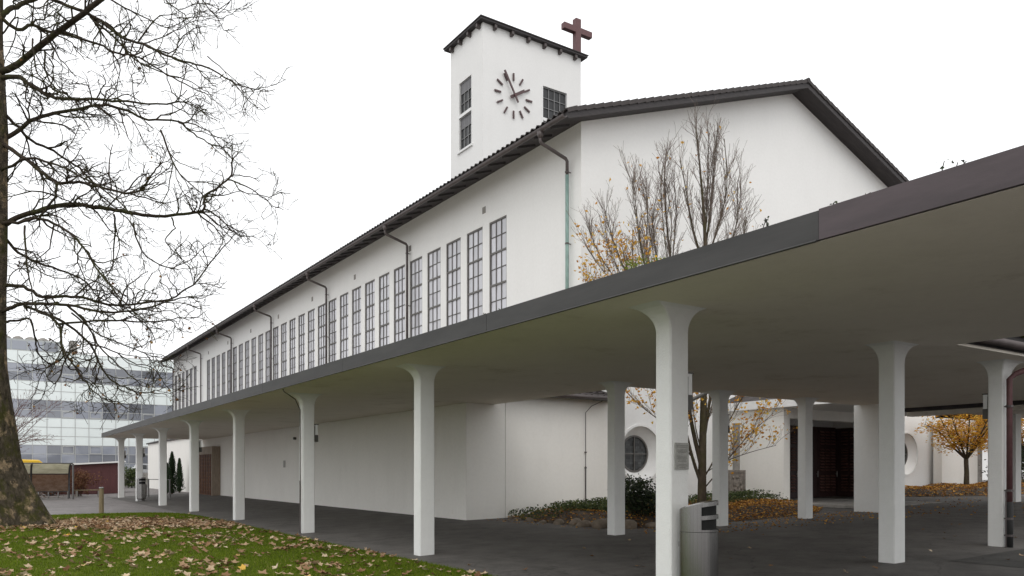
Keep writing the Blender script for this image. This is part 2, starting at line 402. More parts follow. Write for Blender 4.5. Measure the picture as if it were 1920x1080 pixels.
# long side wall: bands butted end to end
mb = MB(); T = .45
mb.box(XN, XN+T, YG+.45, YE, 0, WB); mb.box(XN, XN+T, YG+.45, YE, WT, ZE + .05)
cur = YG+.45
for c in wy:
    mb.box(XN, XN+T, cur, c - WW/2, WB, WT); cur = c + WW/2
mb.box(XN, XN+T, cur, YE, WB, WT)
part(mb, 'side_wall', 'plaster', nave)
part(MB().box(XE-T, XE, YG+.45, YE, 0, ZE+.05), 'side_wall', 'plaster', nave)
part(MB().prism([(XN,0),(XE,0),(XE,ZE),(XR,ZR),(XN,ZE)], 'y', YE, YE+.45), 'end_wall', 'plaster', nave)
# gable wall with two round splayed windows
RO, RI, DEP = 1.0, .64, .3
circ = [(19.08, 2.2), (35.9, 2.4)]
def gable_wall():
    bm = bmesh.new()
    def loop(pts, y):
        vs_ = [bm.verts.new((x, y, z)) for x, z in pts]
        return vs_, [bm.edges.new((vs_[i], vs_[(i+1) % len(vs_)])) for i in range(len(vs_))]
    es = []; rings = []
    o_v, e = loop([(XN,0),(XE,0),(XE,ZE),(XR,ZR),(XN,ZE)], YG); es += e
    K = 56
    for cx, cz in circ:
        rv, e = loop([(cx + RO*math.cos(2*math.pi*k/K), cz + RO*math.sin(2*math.pi*k/K)) for k in range(K)], YG); es += e; rings.append((rv, cx, cz))
    bmesh.ops.triangle_fill(bm, use_beauty=True, edges=es)
    for rv, cx, cz in rings:
        iv = [bm.verts.new((cx - .04 + RI*math.cos(2*math.pi*k/K), YG + DEP, cz + RI*math.sin(2*math.pi*k/K))) for k in range(K)]
        for k in range(K): bm.faces.new((rv[k], rv[(k+1) % K], iv[(k+1) % K], iv[k]))
    bk = [bm.verts.new((v.co.x, YG+.45, v.co.z)) for v in o_v]
    for i in range(5): bm.faces.new((o_v[i], o_v[(i+1) % 5], bk[(i+1) % 5], bk[i]))
    bmesh.ops.recalc_face_normals(bm, faces=bm.faces)
    for v in bm.verts: v.co -= Vector((XN, YG, 0))
    me = bpy.data.meshes.new('gable_wall'); bm.to_mesh(me); bm.free(); me.materials.append(M['plaster'])
    return inst('gable_wall', me, nave)
gable_wall()
for cx, cz in circ:
    K = 48; rm = MB()
    secs = []
    for k in range(K):
        q = 2*math.pi*k/K; c_, s_ = math.cos(q), math.sin(q)
        secs.append([(cx + (RO+dr)*c_, YG+dy, cz + (RO+dr)*s_) for dr, dy in ((-.045,.02),(-.045,-.035),(.035,-.035),(.035,.02))])
    secs.append(secs[0]); rm.ring_sections(secs, cap=False)
    part(rm, 'window_ring', 'plaster', nave, fix=True)
    fr = MB(); secs = []
    for k in range(K):
        q = 2*math.pi*k/K; c_, s_ = math.cos(q), math.sin(q)
        secs.append([(cx - .04 + r_*c_, YG+dy, cz + r_*s_) for r_, dy in ((RI-.05,DEP+.02),(RI-.05,DEP-.04),(RI+.01,DEP-.04),(RI+.01,DEP+.02))])
    secs.append(secs[0]); fr.ring_sections(secs, cap=False)
    fr.box(cx-.04-.018, cx-.04+.018, YG+DEP-.035, YG+DEP-.005, cz-RI+.03, cz+RI-.03); fr.box(cx-.04-RI+.03, cx-.04-.019, YG+DEP-.035, YG+DEP-.005, cz-.018, cz+.018); fr.box(cx-.04+.019, cx-.04+RI-.03, YG+DEP-.035, YG+DEP-.005, cz-.018, cz+.018)
    wo_ = part(fr, 'round_window', 'frame_grey', nave, fix=True)
    for qx in (0, 1):
        for qz in (0, 1):
            gl = MB(); st = 7
            # quarter pane, leaded into small quarries
            for i in range(st):
                for j in range(st):
                    r0 = .028; a0, a1 = i*RI/st, (i+1)*RI/st; b0, b1 = j*RI/st, (j+1)*RI/st
                    if math.hypot((a0+a1)/2, (b0+b1)/2) > RI - .01: continue
                    sx = 1 if qx else -1; sz = 1 if qz else -1
                    tl = random.uniform(-.006, .006)
                    P4 = [(cx-.04+sx*(a0+.004), YG+DEP+.01, cz+sz*(b0+.004)), (cx-.04+sx*(a1-.004), YG+DEP+.01+tl, cz+sz*(b0+.004)), (cx-.04+sx*(a1-.004), YG+DEP+.01+tl, cz+sz*(b1-.004)), (cx-.04+sx*(a0+.004), YG+DEP+.01, cz+sz*(b1-.004))]
                    gl.add(P4, [(0,1,2,3)])
            gl.v = [(x-XN, y-YG, z) for x, y, z in gl.v]
            o = gl.build('pane', 'rose_glass', wo_)
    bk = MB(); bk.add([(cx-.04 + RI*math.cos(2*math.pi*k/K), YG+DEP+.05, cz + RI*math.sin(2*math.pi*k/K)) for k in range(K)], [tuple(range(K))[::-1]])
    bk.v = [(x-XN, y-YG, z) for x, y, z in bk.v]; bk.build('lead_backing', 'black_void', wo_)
# side windows: frame, glazing bars, 3 x 8 panes
ROWS, COLS, PH = 8, 3, (WT - WB) / 8
def win_frame():
    f_ = MB(); hw = WW/2; X0 = .02
    f_.box(X0, X0+.09, -hw, -hw+.05, WB, WT); f_.box(X0, X0+.09, hw-.05, hw, WB, WT)
    f_.box(X0, X0+.09, -hw+.05, hw-.05, WT-.06, WT); f_.box(X0, X0+.09, -hw+.05, hw-.05, WB, WB+.06)
    cw = (WW-.1)/3
    for k in (1, 2): f_.box(X0+.012, X0+.07, -hw+.05+cw*k-.011, -hw+.05+cw*k+.011, WB+.06, WT-.06)
    for r_ in range(1, ROWS):
        hz = .034 if r_ % 2 == 0 else .013; dp = 0.004 if r_ % 2 == 0 else .02
        f_.box(X0+dp, X0+.068, -hw+.05, hw-.05, WT-PH*r_-hz, WT-PH*r_+hz)
    return f_.mesh('window_frame', 'frame_grey')
fme = win_frame(); cw = (WW-.1)/3
pme = MB().box(0, .008, -cw/2+.014, cw/2-.014, -PH/2+.02, PH/2-.02).mesh('pane', 'nave_glass')
rest = MB()
for i, c in enumerate(wy):
    wn = inst('window', fme, nave, (0, c - YG, 0))
    for r_ in range(ROWS):
        for k in range(COLS):
            yy = -WW/2+.05+cw*(k+.5); zz = WT - PH*(r_+.5)
            if i < 12:
                inst('pane', pme, wn, (.068, yy, zz), (0, random.gauss(0, R(.5)), random.gauss(0, R(.8))))
            else:
                rest.box(.068, .076, c-YG+yy-cw/2+.012, c-YG+yy+cw/2-.012, zz-PH/2+.015, zz+PH/2-.015)
o = rest.build('pane', 'nave_glass', nave); o['kind'] = 'stuff'
bk = MB().box(XN+.24, XN+.3, YG+.5, YE-.3, WB-.2, WT+.2); part(bk, 'dark_interior_sheet', 'black_void', nave)  # black sheet standing in for the unlit interior behind the panes
# sills
sm = MB().box(-.05, .1, -WW/2-.02, WW/2+.02, WB-.07, WB-.003).mesh('sill', 'plaster')
# roof
OV = 1.13; VE = .74; Y0, Y1 = YG - VE, YE + 1.6
def zroof(x): return ZE + SL * ((x - XN) if x <= XR else (XE - x))
XL, XRR = XN - OV, XE + OV
dk = MB(); th = .17
dk.prism([(XL, zroof(XL)), (XR, ZR), (XRR, zroof(XRR)), (XRR, zroof(XRR)+th), (XR, ZR+th), (XL, zroof(XL)+th)][::-1], 'y', Y0+.04, Y1)
roof = part(dk, 'roof', 'wood_soffit', nave)
def sub(mb, name, mat, parent=roof, **k):
    mb.v = [(x-XN, y-YG, z) for x, y, z in mb.v]; return mb.build(name, mat, parent, **k)
# verge boards on the near gable
for sgn in (-1, 1):
    xa = XL if sgn < 0 else XRR
    sub(MB().prism([(xa, zroof(xa)-.05), (XR - (-.003 if sgn > 0 else .003), ZR-.05), (XR - (-.003 if sgn > 0 else .003), ZR+.2), (xa, zroof(xa)+.2)], 'y', Y0, Y0+.037), 'verge_board', 'wood_dark')
# soffit boards under the gable overhang and rafters under the eave
rf = MB().bar((0,0,0), (OV-.42, 0, (OV-.42)*SL), .09, .07).mesh('rafter', 'wood_dark')
k = 0; y = Y0 + .9
while y < Y1 - .3:
    inst('rafter', rf, roof, (XL+.02-XN, y-YG, zroof(XL+.02)-.038)); y += .95
# tile courses (field), eave tiles, verge tiles
fld = MB(); L = math.hypot(XR-XL, ZR-zroof(XL)); nC = 33; th0 = math.atan(SL)
for sgn in (-1, 1):
    for c in range(1, nC):
        a, b = c/nC, (c+1)/nC
        xa, xb = (XL+(XR-XL)*a, XL+(XR-XL)*b) if sgn < 0 else (XRR-(XRR-XR)*a, XRR-(XRR-XR)*b)
        za, zb = zroof(xa)+th+.07, zroof(xb)+th+.03
        fld.add([(xa,Y0+.3,za-.05),(xa,Y1,za-.05),(xa,Y1,za),(xa,Y0+.3,za),(xb,Y1,zb),(xb,Y0+.3,zb)], [(0,1,2,3),(3,2,4,5)])
o = sub(fld, 'roof_tile', 'roof_tile_mat'); o['kind'] = 'stuff'
def tile_mesh(wd, ln, hgt):
    m_ = MB(); K = 7; top = []
    prof = [(-wd/2 + wd*i/K, hgt*(.5+.5*math.cos(2*math.pi*i/K + .3)) ) for i in range(K+1)]
    for x_ in (0, ln):
        top.append([(x_, y_, z_+.015 + (0.0 if x_ == 0 else -.03)) for y_, z_ in prof] + [(x_, y_, z_-.015 + (0.0 if x_ == 0 else -.03)) for y_, z_ in prof[::-1]])
    m_.ring_sections(top); return m_.mesh('roof_tile', 'roof_tile_mat')
et = tile_mesh(.305, .42, .075)
n_e = 220; y = Y0 + .2
for i in range(n_e):
    if y > Y1: break
    inst('roof_tile', et, roof, (XL-.07-XN, y-YG, zroof(XL-.07)+th+.03), (random.gauss(0,.02), -th0+random.gauss(0,.02), random.gauss(0,.02))); y += .3
vt = MB().box(0, .44, -.03, .27, 0, .035).box(0, .44, -.055, -.03, -.1, .035).mesh('roof_tile', 'roof_tile_mat')
nv = 33
for sgn in (-1, 1):
    for i in range(nv):
        a = i / nv; xa = (XL-.05 + (XR-XL)*a) if sgn < 0 else (XRR+.05 - (XRR-XR)*a)
        o = inst('roof_tile', vt, roof, (xa-XN, Y0+.01-YG, zroof(xa)+th+.065), (0, -th0-.08, 0))
        if sgn > 0:
            o.rotation_euler = (0, th0+.08, 0); o.scale = (-1, 1, 1)
rg = MB(); y = Y0 - .05
rg.tube([(XR, Y0-.06, ZR+th+.06), (XR, Y1, ZR+th+.06)], .11, 8); sub(rg, 'ridge_tile', 'roof_tile_mat')
# gutter and downpipes
GX, GZ = XL - .13, zroof(XL) + .02
gt = MB(); K = 8; outer = [(GX + .085*math.cos(math.pi + math.pi*i/K), GZ + .085*math.sin(math.pi + math.pi*i/K)) for i in range(K+1)]
inner = [(GX + .073*math.cos(2*math.pi - math.pi*i/K), GZ + .073*math.sin(2*math.pi - math.pi*i/K)) for i in range(K+1)]
gt.prism(outer + inner, 'y', Y0-.02, Y1); gutter = part(gt, 'gutter', 'gutter_metal', nave, fix=True)
lip = MB().tube([(GX-.08, Y0-.02, GZ+.005), (GX-.08, Y1, GZ+.005)], .014, 5)
lip.v = [(x-XN, y-YG, z) for x, y, z in lip.v]; lip.build('gutter_bead', 'gutter_metal', gutter)
py = [20.85, 32.78, 43.0, 53.25, 63.45, 73.7, 85.9]
for i, yy in enumerate(py):
    wx = XN - .16; dp = MB()
    dp.tube([(GX, yy, GZ-.07), (GX, yy, GZ-.2), (GX, yy, GZ-.28)], [.12, .1, .065], 8)
    dp.tube([(GX, yy, GZ-.27), (GX, yy, GZ-.38), (GX+.05, yy, GZ-.44), (wx-.06, yy, GZ-.72), (wx, yy, GZ-.8), (wx, yy, GZ-1.25)] + ([] if i == 0 else [(wx, yy, 4)]), .058, 8)
    o = part(dp, 'downpipe', 'gutter_metal', nave, smooth=True)
    for zc in (GZ-1.15, 9.2, 6.6):
        cl = MB().tube([(wx, yy, zc-.025), (wx, yy, zc+.025)], .074, 8).box(wx+.06, XN-.002, yy-.012, yy+.012, zc-.015, zc+.015)
        cl.v = [(x-XN, y-YG, z) for x, y, z in cl.v]; cl.build('pipe_clamp', 'gutter_metal', o)
    if i == 0:
        lp = MB().tube([(wx, yy, GZ-1.25), (wx, yy, 4)], .062, 8); lp.v = [(x-XN, y-YG, z) for x, y, z in lp.v]
        q = lp.build('lower_pipe', 'patina', o, smooth=True); q['label'] = 'green patinated copper lower length'
for k in range(9):
    yy = 26.35 + 6.45*k
    part(MB().box(XN-.012, XN+.02, yy-.12, yy+.12, 11.72, 11.98), 'vent', 'concrete', nave)

# ================================================================ TOWER
TX, TY, TW, TL, TZ = 23.858, 38.4, 7.187, 3.72, 27.30
tw = empty('clock_tower', 'white square church tower with clock face and flat dark roof', 'tower', loc=(TX, TY, 15))
# walls with window openings built from butted bands
def twall():
    m_ = MB(); T = .4; zb = 14
    # front wall (faces -y): one opening x 28.12..29.95, z 20.8..24.83
    a, b, z0, z1 = 28.12, 29.95, 20.8, 24.83
    x0, x1 = TX, TX+TW
    m_.box(x0, x1, TY, TY+T, zb, z0); m_.box(x0, x1, TY, TY+T, z1, TZ); m_.box(x0, a, TY, TY+T, z0, z1); m_.box(b, x1, TY, TY+T, z0, z1)
    a, b = 39.64, 41.08; z0 = 20.74; y0, y1 = TY+T, TY+TL
    m_.box(x0, x0+T, y0, y1, zb, z0); m_.box(x0, x0+T, y0, y1, z1, TZ); m_.box(x0, x0+T, y0, a, z0, z1); m_.box(x0, x0+T, b, y1, z0, z1)
    m_.box(x1-T, x1, y0, y1, zb, TZ); m_.box(x0+T, x1-T, y1-T, y1, zb, TZ)
    return part(m_, 'tower_wall', 'plaster', tw)
twall()
def tsub(mb, name, mat, parent, **k):
    mb.v = [(x-TX, y-TY, z-15) for x, y, z in mb.v]; return mb.build(name, mat, parent, **k)
def grid_window(plane, a0, a1, z0, z1, nc, louvre):
    """upper or lower sash: nc columns, 3 rows; plane 'x' (left face) or 'y' (front face)"""
    fr = MB(); dp = .10
    def B(m_, p0, p1, q0, q1, d0, d1):
        if plane == 'x': m_.box(TX+d0, TX+d1, p0, p1, q0, q1)
        else: m_.box(p0, p1, TY+d0, TY+d1, q0, q1)
    B(fr, a0, a0+.05, z0, z1, dp-.03, dp+.05); B(fr, a1-.05, a1, z0, z1, dp-.03, dp+.05)
    B(fr, a0+.05, a1-.05, z1-.05, z1, dp-.03, dp+.05); B(fr, a0+.05, a1-.05, z0, z0+.05, dp-.03, dp+.05)
    cw_ = (a1-a0-.1)/nc; rh = (z1-z0-.1)/3
    for k in range(1, nc): B(fr, a0+.05+cw_*k-.018, a0+.05+cw_*k+.018, z0+.05, z1-.05, dp-.018, dp+.03)
    for k in (1, 2): B(fr, a0+.05, a1-.05, z0+.05+rh*k-.018, z0+.05+rh*k+.018, dp-.02, dp+.028)
    w_ = tsub(fr, 'window', 'tower_frame', tw)
    for c in range(nc):
        for r_ in range(3):
            pm = MB(); lv = louvre and r_ == 2
            B(pm, a0+.05+cw_*c+.02, a0+.05+cw_*(c+1)-.02, z0+.05+rh*r_+.02, z0+.05+rh*(r_+1)-.02, dp+(-.012 if lv else .035), dp+(.01 if lv else .045))
            tsub(pm, 'louvre_panel' if lv else 'pane', 'tower_louvre' if lv else 'tower_glass', w_)
    return w_
grid_window('x', 39.66, 41.06, 22.92, 24.81, 3, True)
grid_window('x', 39.66, 41.06, 20.80, 22.72, 3, True)
grid_window('y', 28.14, 29.93, 22.92, 24.81, 4, False)
grid_window('y', 28.14, 29.93, 20.85, 22.72, 4, False)
m_ = MB().box(TX-.03, TX+.2, 39.645, 41.075, 22.73, 22.91); part(m_, 'transom', 'white_paint', tw)
m_ = MB().box(28.125, 29.945, TY-.03, TY+.2, 22.73, 22.91); part(m_, 'transom', 'white_paint', tw)
part(MB().box(TX-.1, TX+.12, 39.5, 41.22, 20.62, 20.735), 'sill', 'white_paint', tw)
m_ = MB(); 
m_.box(TX-.02, TX-.002, 39.58, 39.64, 20.74, 24.89).box(TX-.02, TX-.002, 41.08, 41.14, 20.74, 24.89)
part(m_, 'window_surround', 'white_paint', tw)
part(MB().box(28.04, 28.118, TY-.02, TY-.002, 20.8, 24.89), 'window_surround', 'white_paint', tw)
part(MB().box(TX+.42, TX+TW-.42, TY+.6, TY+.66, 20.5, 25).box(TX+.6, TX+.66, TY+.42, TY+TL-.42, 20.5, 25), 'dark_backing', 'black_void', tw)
# flat roof with joist ends
rfm = MB(); ov = .3
rfm.box(TX-ov, TX+TW+ov, TY-ov, TY+TL+ov, TZ+.003, TZ+.12)
tr = part(rfm, 'roof', 'wood_dark', tw)
rb = MB().box(TX-ov-.05, TX+TW+ov+.05, TY-ov-.05, TY+TL+ov+.05, TZ+.12, TZ+.17); tsub(rb, 'roof_edge', 'roof_tile_mat', tr)
for k in range(6):
    xx = TX + .75 + k*1.18
    tsub(MB().prism([(TY-ov+.05, TZ), (TY-.003, TZ), (TY-.003, TZ-.27), (TY-ov+.12, TZ-.27), (TY-ov+.05, TZ-.2)], 'x', xx-.08, xx+.08), 'joist_end', 'gutter_metal', tr, fix=True)
for k in range(4):
    yy = TY + .3 + k*1.03
    tsub(MB().prism([(TX-ov+.05, TZ), (TX-.003, TZ), (TX-.003, TZ-.27), (TX-ov+.12, TZ-.27), (TX-ov+.05, TZ-.2)], 'y', yy-.08, yy+.08), 'joist_end', 'gutter_metal', tr, fix=True)
# clock
CXK, CZK = 25.95, 23.6
clock = empty('tower_clock', 'large maroon clock of bars and two hands on white tower face', 'clock', loc=(CXK, TY, CZK))
for h in range(12):
    a = R(30*h); c_, s_ = math.cos(a), math.sin(a)
    b_ = MB(); r0, r1, hw = .88, 1.33, .047
    pts = [(-hw, r0), (hw, r0), (hw, r1), (-hw, r1)]
    b_.prism([(x_*c_ + z_*s_, -x_*s_ + z_*c_) for x_, z_ in pts], 'y', -.09, -.03)
    b_.prism([(x_*c_ + z_*s_, -x_*s_ + z_*c_) for x_, z_ in ((-.02, r0+.1), (.02, r0+.1), (.02, r1-.1), (-.02, r1-.1))], 'y', -.03, .0)
    b_.build('hour_mark', 'clock_maroon', clock, fix=True)
def hand(ang, r0, r1, w0, w1, ya, yb, name):
    a = R(ang); c_, s_ = math.cos(a), math.sin(a)
    pts = [(-w0, r0), (w0, r0), (w1, r1), (-w1, r1)]
    MB().prism([(x_*c_ + z_*s_, -x_*s_ + z_*c_) for x_, z_ in pts], 'y', ya, yb).build(name, 'clock_maroon', clock, fix=True)
hand(330, -.45, 1.45, .05, .06, -.24, -.19, 'minute_hand')
hand(58, -.3, .85, .085, .085, -.17, -.12, 'hour_hand')
MB().tube([(0, -.26, 0), (0, 0, 0)], .06, 10).build('axle', 'maroon', clock)
# roof cross
cr = MB(); cxx, cyy, cz0 = 30.83, TY+.12, TZ+.171
cr.box(cxx-.2, cxx+.2, cyy-.17, cyy+.17, cz0, cz0+2.24)
cr.box(cxx-1.1, cxx-.2, cyy-.165, cyy+.165, cz0+1.36, cz0+1.72); cr.box(cxx+.2, cxx+1.1, cyy-.165, cyy+.165, cz0+1.36, cz0+1.72)
tag(cr.build('roof_cross', 'maroon'), 'large maroon cross standing on the tower roof corner', 'cross')
lr = MB().tube([(TX+TW+.06, TY+.1, 18), (TX+TW+.06, TY+.1, TZ-.1)], .02, 5)
part(lr, 'lightning_conductor', 'gutter_metal', tw)

# ================================================================ LOW AISLE WING
XA, YA, AZ = 11.67, 19.69, 3.92
wing = empty('aisle_wing', 'low white plastered wing with plain wall behind the walkway columns', 'building', loc=(XA, YA, 0))
mb = MB(); mb.box(XA, XA+.4, YA+.4, 72, 0, AZ); part(mb, 'side_wall', 'plaster_low', wing)
part(MB().box(XA, 13.02, YA, YA+.4, 0, AZ), 'end_wall', 'plaster_low', wing)
part(MB().box(13.036, 17.05, YA, YA+.4, 0, AZ).box(16.65, 17.05, YA+.4, YG-.003, 0, AZ), 'end_wall', 'plaster_low', wing)
part(MB().box(XA+.4, XN, 71.6, 72, 0, AZ), 'far_wall', 'plaster_low', wing)
# lean-to roof with tiles over the wing
def wz(y): return AZ + .06 + .42*(y - (YA-.45))
rw = MB()
rw.prism([(YA-.42, AZ+.02), (YA+2.6, AZ+1.27), (YA+2.6, AZ+1.1), (YA+.1, AZ-.02), (YA-.42, AZ-.06)], 'x', 12.7, 16.42)
rw.prism([(YA-.42, AZ+.02), (YG-.01, AZ+.32), (YG-.01, AZ-.01), (YA-.42, AZ-.06)], 'x', 16.421, 17.12)
wr = part(rw, 'roof', 'wood_soffit', wing, fix=True)
et2 = tile_mesh(.26, .45, .05)
for rrow in range(3):
    for k in range(17):
        yb_ = YA-.46+.34*rrow; xx = 12.85 + k*.25
        inst('roof_tile', et2, wr, (xx-XA, yb_-YA, AZ+.04+.13*rrow), (0, -.3, math.pi/2))
gg = MB().tube([(12.6, YA-.5, AZ-.0), (17.22, YA-.5, AZ-.0)], .07, 8); part(gg, 'gutter', 'gutter_metal', wing, smooth=True)
part(MB().box(15.0, 16.9, YA+.35, YA+.6, AZ+.36, AZ+.62).box(16.2, 16.95, YA+.05, YA+.34, AZ+.33, AZ+.62), 'roof_flashing', 'fascia_copper', wing)
lc = MB()
ux = ony(1097, 900, YA).x
lc.tube([(ux+.42, YA-.46, AZ-.06), (ux+.1, YA-.2, AZ-.25), (ux, YA-.03, AZ-.45), (ux, YA-.03, gz(ux)+.1)], .012, 5); lc.tube([(ux, YA-.03, 1.75), (ux, YA-.03, gz(ux))], .022, 6)
for zc in (1.7, 2.2): lc.tube([(ux-.04, YA-.03, zc), (ux+.04, YA-.03, zc)], .02, 5)
part(lc, 'lightning_conductor', 'gutter_metal', wing)
# aisle side roof (seen only above the walkway from aside)
part(MB().prism([(XA-.1, AZ+.0), (XN-.002, AZ+1.3), (XN-.002, AZ+1.12), (XA-.1, AZ-.1)], 'y', YA+2.62, 72.2), 'roof', 'roof_tile_mat', wing, fix=True)
part(MB().box(37.9, 41.3, YA, YA+.4, 0, AZ+.2), 'end_wall', 'plaster_low', wing)
part(MB().box(41.3, 41.9, YA+.06, YA+.5, 0, AZ), 'corner_pier', 'concrete', wing)
part(MB().box(41.5, 41.9, YA+.5, 60, 0, AZ), 'side_wall', 'plaster_low', wing)
part(MB().prism([(38.5, AZ+1.2), (42.2, AZ+.25), (42.2, AZ+.1), (38.5, AZ+1.05)], 'y', YA-.35, 60), 'roof', 'roof_tile_mat', wing, fix=True)
# little plates on the long wall
p1 = onx(533.5, 870, XA); part(MB().box(XA-.02, XA-.001, p1.y-.13, p1.y+.13, p1.z-.16, p1.z+.16), 'wall_plate', 'bronze_plaque', wing)
p1 = onx(555, 822, XA); part(MB().tube([(XA-.12, p1.y, p1.z), (XA, p1.y, p1.z)], .06, 7), 'wall_hook', 'lamp_metal', wing)
# timber portal with lattice door on the long wall
po = empty('timber_portal', 'weathered timber portal with dark lattice door on the long wall', 'door', loc=(11.3, 48.0, gz(11.3)))
px0, py0, py1 = 11.19, 47.87, 52.4
m_ = MB(); zt = 3.05; zb = .13
m_.box(px0, XA-.003, py0, py0+.18, zb, zt); m_.box(px0, XA-.003, py1-.18, py1, zb, zt); m_.box(px0, XA-.003, py0+.18, py1-.18, zt-.45, zt)
part(m_, 'door_frame', 'wood_portal', po)
dl = MB(); y0_, y1_ = py0+.22, py1-.9; z0_, z1_ = .2, zt-.47
for k in range(9):
    yy = y0_ + (y1_-y0_)*k/8; dl.box(px0+.03, px0+.07, yy-.06, yy+.06, z0_, z1_)
for k in range(12):
    zz = z0_ + (z1_-z0_)*k/11; dl.box(px0+.071, px0+.1, y0_, y1_, zz-.03, zz+.03)
part(dl, 'lattice_door', 'wood_lattice', po)
part(MB().box(px0+.16, px0+.2, y0_, y1_, .14, z1_), 'door_leaf', 'wood_door', po)

# ================================================================ COVERED WALKWAY
wk = empty('covered_walkway', 'flat roofed white walkway on flared square columns along the lawn', 'walkway', loc=(6.8, 6.79, 0))
ZS, ZT = 3.575, 3.80
plan = [(6.0,-7),(12.65,-7),(12.65,6.35),(33,6.35),(33,13.85),(12.65,13.85),(12.65,19.685),(11.667,19.685),(11.667,52.4),(6.0,52.4)]
bm = bmesh.new(); fc = bm.faces.new([bm.verts.new((x-6.8, y-6.79, ZS)) for x, y in plan]); bm.normal_update()
ex = bmesh.ops.extrude_face_region(bm, geom=[fc])
for v in [e for e in ex['geom'] if isinstance(e, bmesh.types.BMVert)]: v.co.z = ZT
bmesh.ops.triangulate(bm, faces=[f_ for f_ in bm.faces if len(f_.verts) > 4]); bmesh.ops.recalc_face_normals(bm, faces=bm.faces)
me = bpy.data.meshes.new('roof_slab'); bm.to_mesh(me); bm.free(); me.materials.append(M['slab_paint'])
inst('roof_slab', me, wk)
def column(x, y, w_=.31, d_=.26, fl=(.36, .2, .13, .13), h=.31, name='column'):
    """square column flaring into the slab; fl = flare towards -x, +x, -y, +y"""
    m_ = MB(); z0 = gz(x); secs = []
    ch = .018
    def sec(z, e, grow=0):
        x0, x1, y0, y1 = -e[0]-grow, w_+e[1]+grow, -e[2]-grow, d_+e[3]+grow
        return [(x0+ch,y0,z),(x1-ch,y0,z),(x1,y0+ch,z),(x1,y1-ch,z),(x1-ch,y1,z),(x0+ch,y1,z),(x0,y1-ch,z),(x0,y0+ch,z)]
    secs.append(sec(0, (0,0,0,0), .004)); secs.append(sec(ZS-z0-h, (0,0,0,0)))
    for i in range(1, 11):
        t_ = i/10; k_ = 1 - math.sqrt(max(0, 1 - t_*t_)); k_ = k_*.9 + .1*t_**3
        secs.append(sec(ZS-z0-h+h*t_ + (.004 if i == 10 else 0), tuple(q*k_ for q in fl)))
    m_.ring_sections(secs, cap=False)
    o = m_.build(name, 'column_paint', wk, loc=(x-6.8, y-6.79, z0)); return o
rows_y = [6.75 + 6.47*k for k in range(8)]
for y in rows_y: column(6.83, y)
column(6.83, .34); column(11.67, .34, fl=(.2,.2,.13,.13))
column(11.67, 6.79, fl=(.2,.2,.13,.13)); column(11.67, 13.24, fl=(.2,.2,.13,.13))
for x in (15.09, 18.49): column(x, 13.24, fl=(.2,.2,.13,.13))
column(15.15, 6.79, fl=(.2,.3,.13,.13))
part(MB().box(21.92, 22.2, 13.24, 14.02, gz(21.9), ZS), 'pier', 'column_paint', wk)
part(MB().box(29.7, 30.1, 12.9, 13.5, gz(29.7), ZS), 'pier', 'column_paint', wk)
part(MB().box(24.45, 24.75, 6.4, 13.8, 3.33, ZS-.003), 'downstand_beam', 'slab_paint', wk)
part(MB().box(24.1, 24.44, 6.4, 13.8, 3.47, ZS-.003), 'edge_board', 'wood_dark', wk)
# sheet-metal fascia, one sheet after another along the outer edge
bd = [-7, .6, 4.14] + [4.14+5.36*k for k in range(1, 9)] + [52.43]
for i in range(len(bd)-1):
    hi_ = .008 if i < 2 else 0
    pr = [(5.962-hi_, ZS+.005), (5.995, ZS+.005), (5.995, ZT+.02), (6.28, ZT+.02), (6.28, ZT+.035), (5.962-hi_, ZT+.035+hi_)]
    o = part(MB().prism(pr, 'y', bd[i]+.004, bd[i+1]-.004), 'fascia_sheet', 'fascia_copper' if i < 2 else 'fascia_metal', wk, fix=True)
    o['label'] = 'purplish brown copper sheet' if i < 2 else 'dull dark grey metal sheet'
part(MB().box(5.962, 11.66, 52.405, 52.44, ZS+.005, ZT+.03), 'fascia_sheet', 'fascia_metal', wk)
part(MB().tube([(5.955, 4.16, ZS), (5.955, 52.4, ZS)], .012, 5), 'drip_edge', 'fascia_metal', wk)
# tiled roof over the cross walk with gutter towards the yard
tl = MB(); tl.prism([(6.32, ZT+.05), (10.1, ZT+1.0), (13.88, ZT+.05)], 'x', 12.7, 22.9); ct = part(tl, 'tiled_roof', 'wood_dark', wk, fix=True)
tm = tile_mesh(.3, .45, .06); tm.materials[0] = M['moss_tile']
for r_ in range(3):
    for k in range(26):
        o = inst('roof_tile', tm, ct, (12.95+.3*k-6.8, 6.22+.36*r_-6.79, ZT+.07+.09*r_), (0, -.24, math.pi/2))
part(MB().tube([(12.7, 6.24, ZS+.13), (24, 6.24, ZS+.13)], .075, 8), 'gutter', 'gutter_metal', wk, smooth=True)
part(MB().box(12.66, 24, 6.315, 6.347, ZS+.045, ZT+.1), 'eaves_board', 'wood_dark', wk)
dpx, dpy = 15.19, 6.70
dp = MB().tube([(dpx+.4, 6.24, ZS+.06), (dpx+.4, 6.24, ZS-.05), (dpx+.06, dpy-.07, ZS-.25), (dpx, dpy, ZS-.34), (dpx, dpy, 1.05)], .05, 9)
do = part(dp, 'downpipe', 'maroon', wk, smooth=True)
q = MB().tube([(dpx, dpy, 1.05), (dpx, dpy, gz(dpx)+.005)], .06, 9); q.v = [(x-6.8, y-6.79, z) for x, y, z in q.v]; q.build('standpipe', 'rubber', do, smooth=True)
for zc in (.45, .75, 1.25, 2.75):
    q = MB().tube([(dpx, dpy, zc-.02), (dpx, dpy, zc+.02)], .066, 8).box(dpx-.01, dpx+.01, dpy+.05, 6.788, zc-.01, zc+.01)
    q.v = [(x-6.8, y-6.79, z) for x, y, z in q.v]; q.build('pipe_clamp', 'gutter_metal', do)
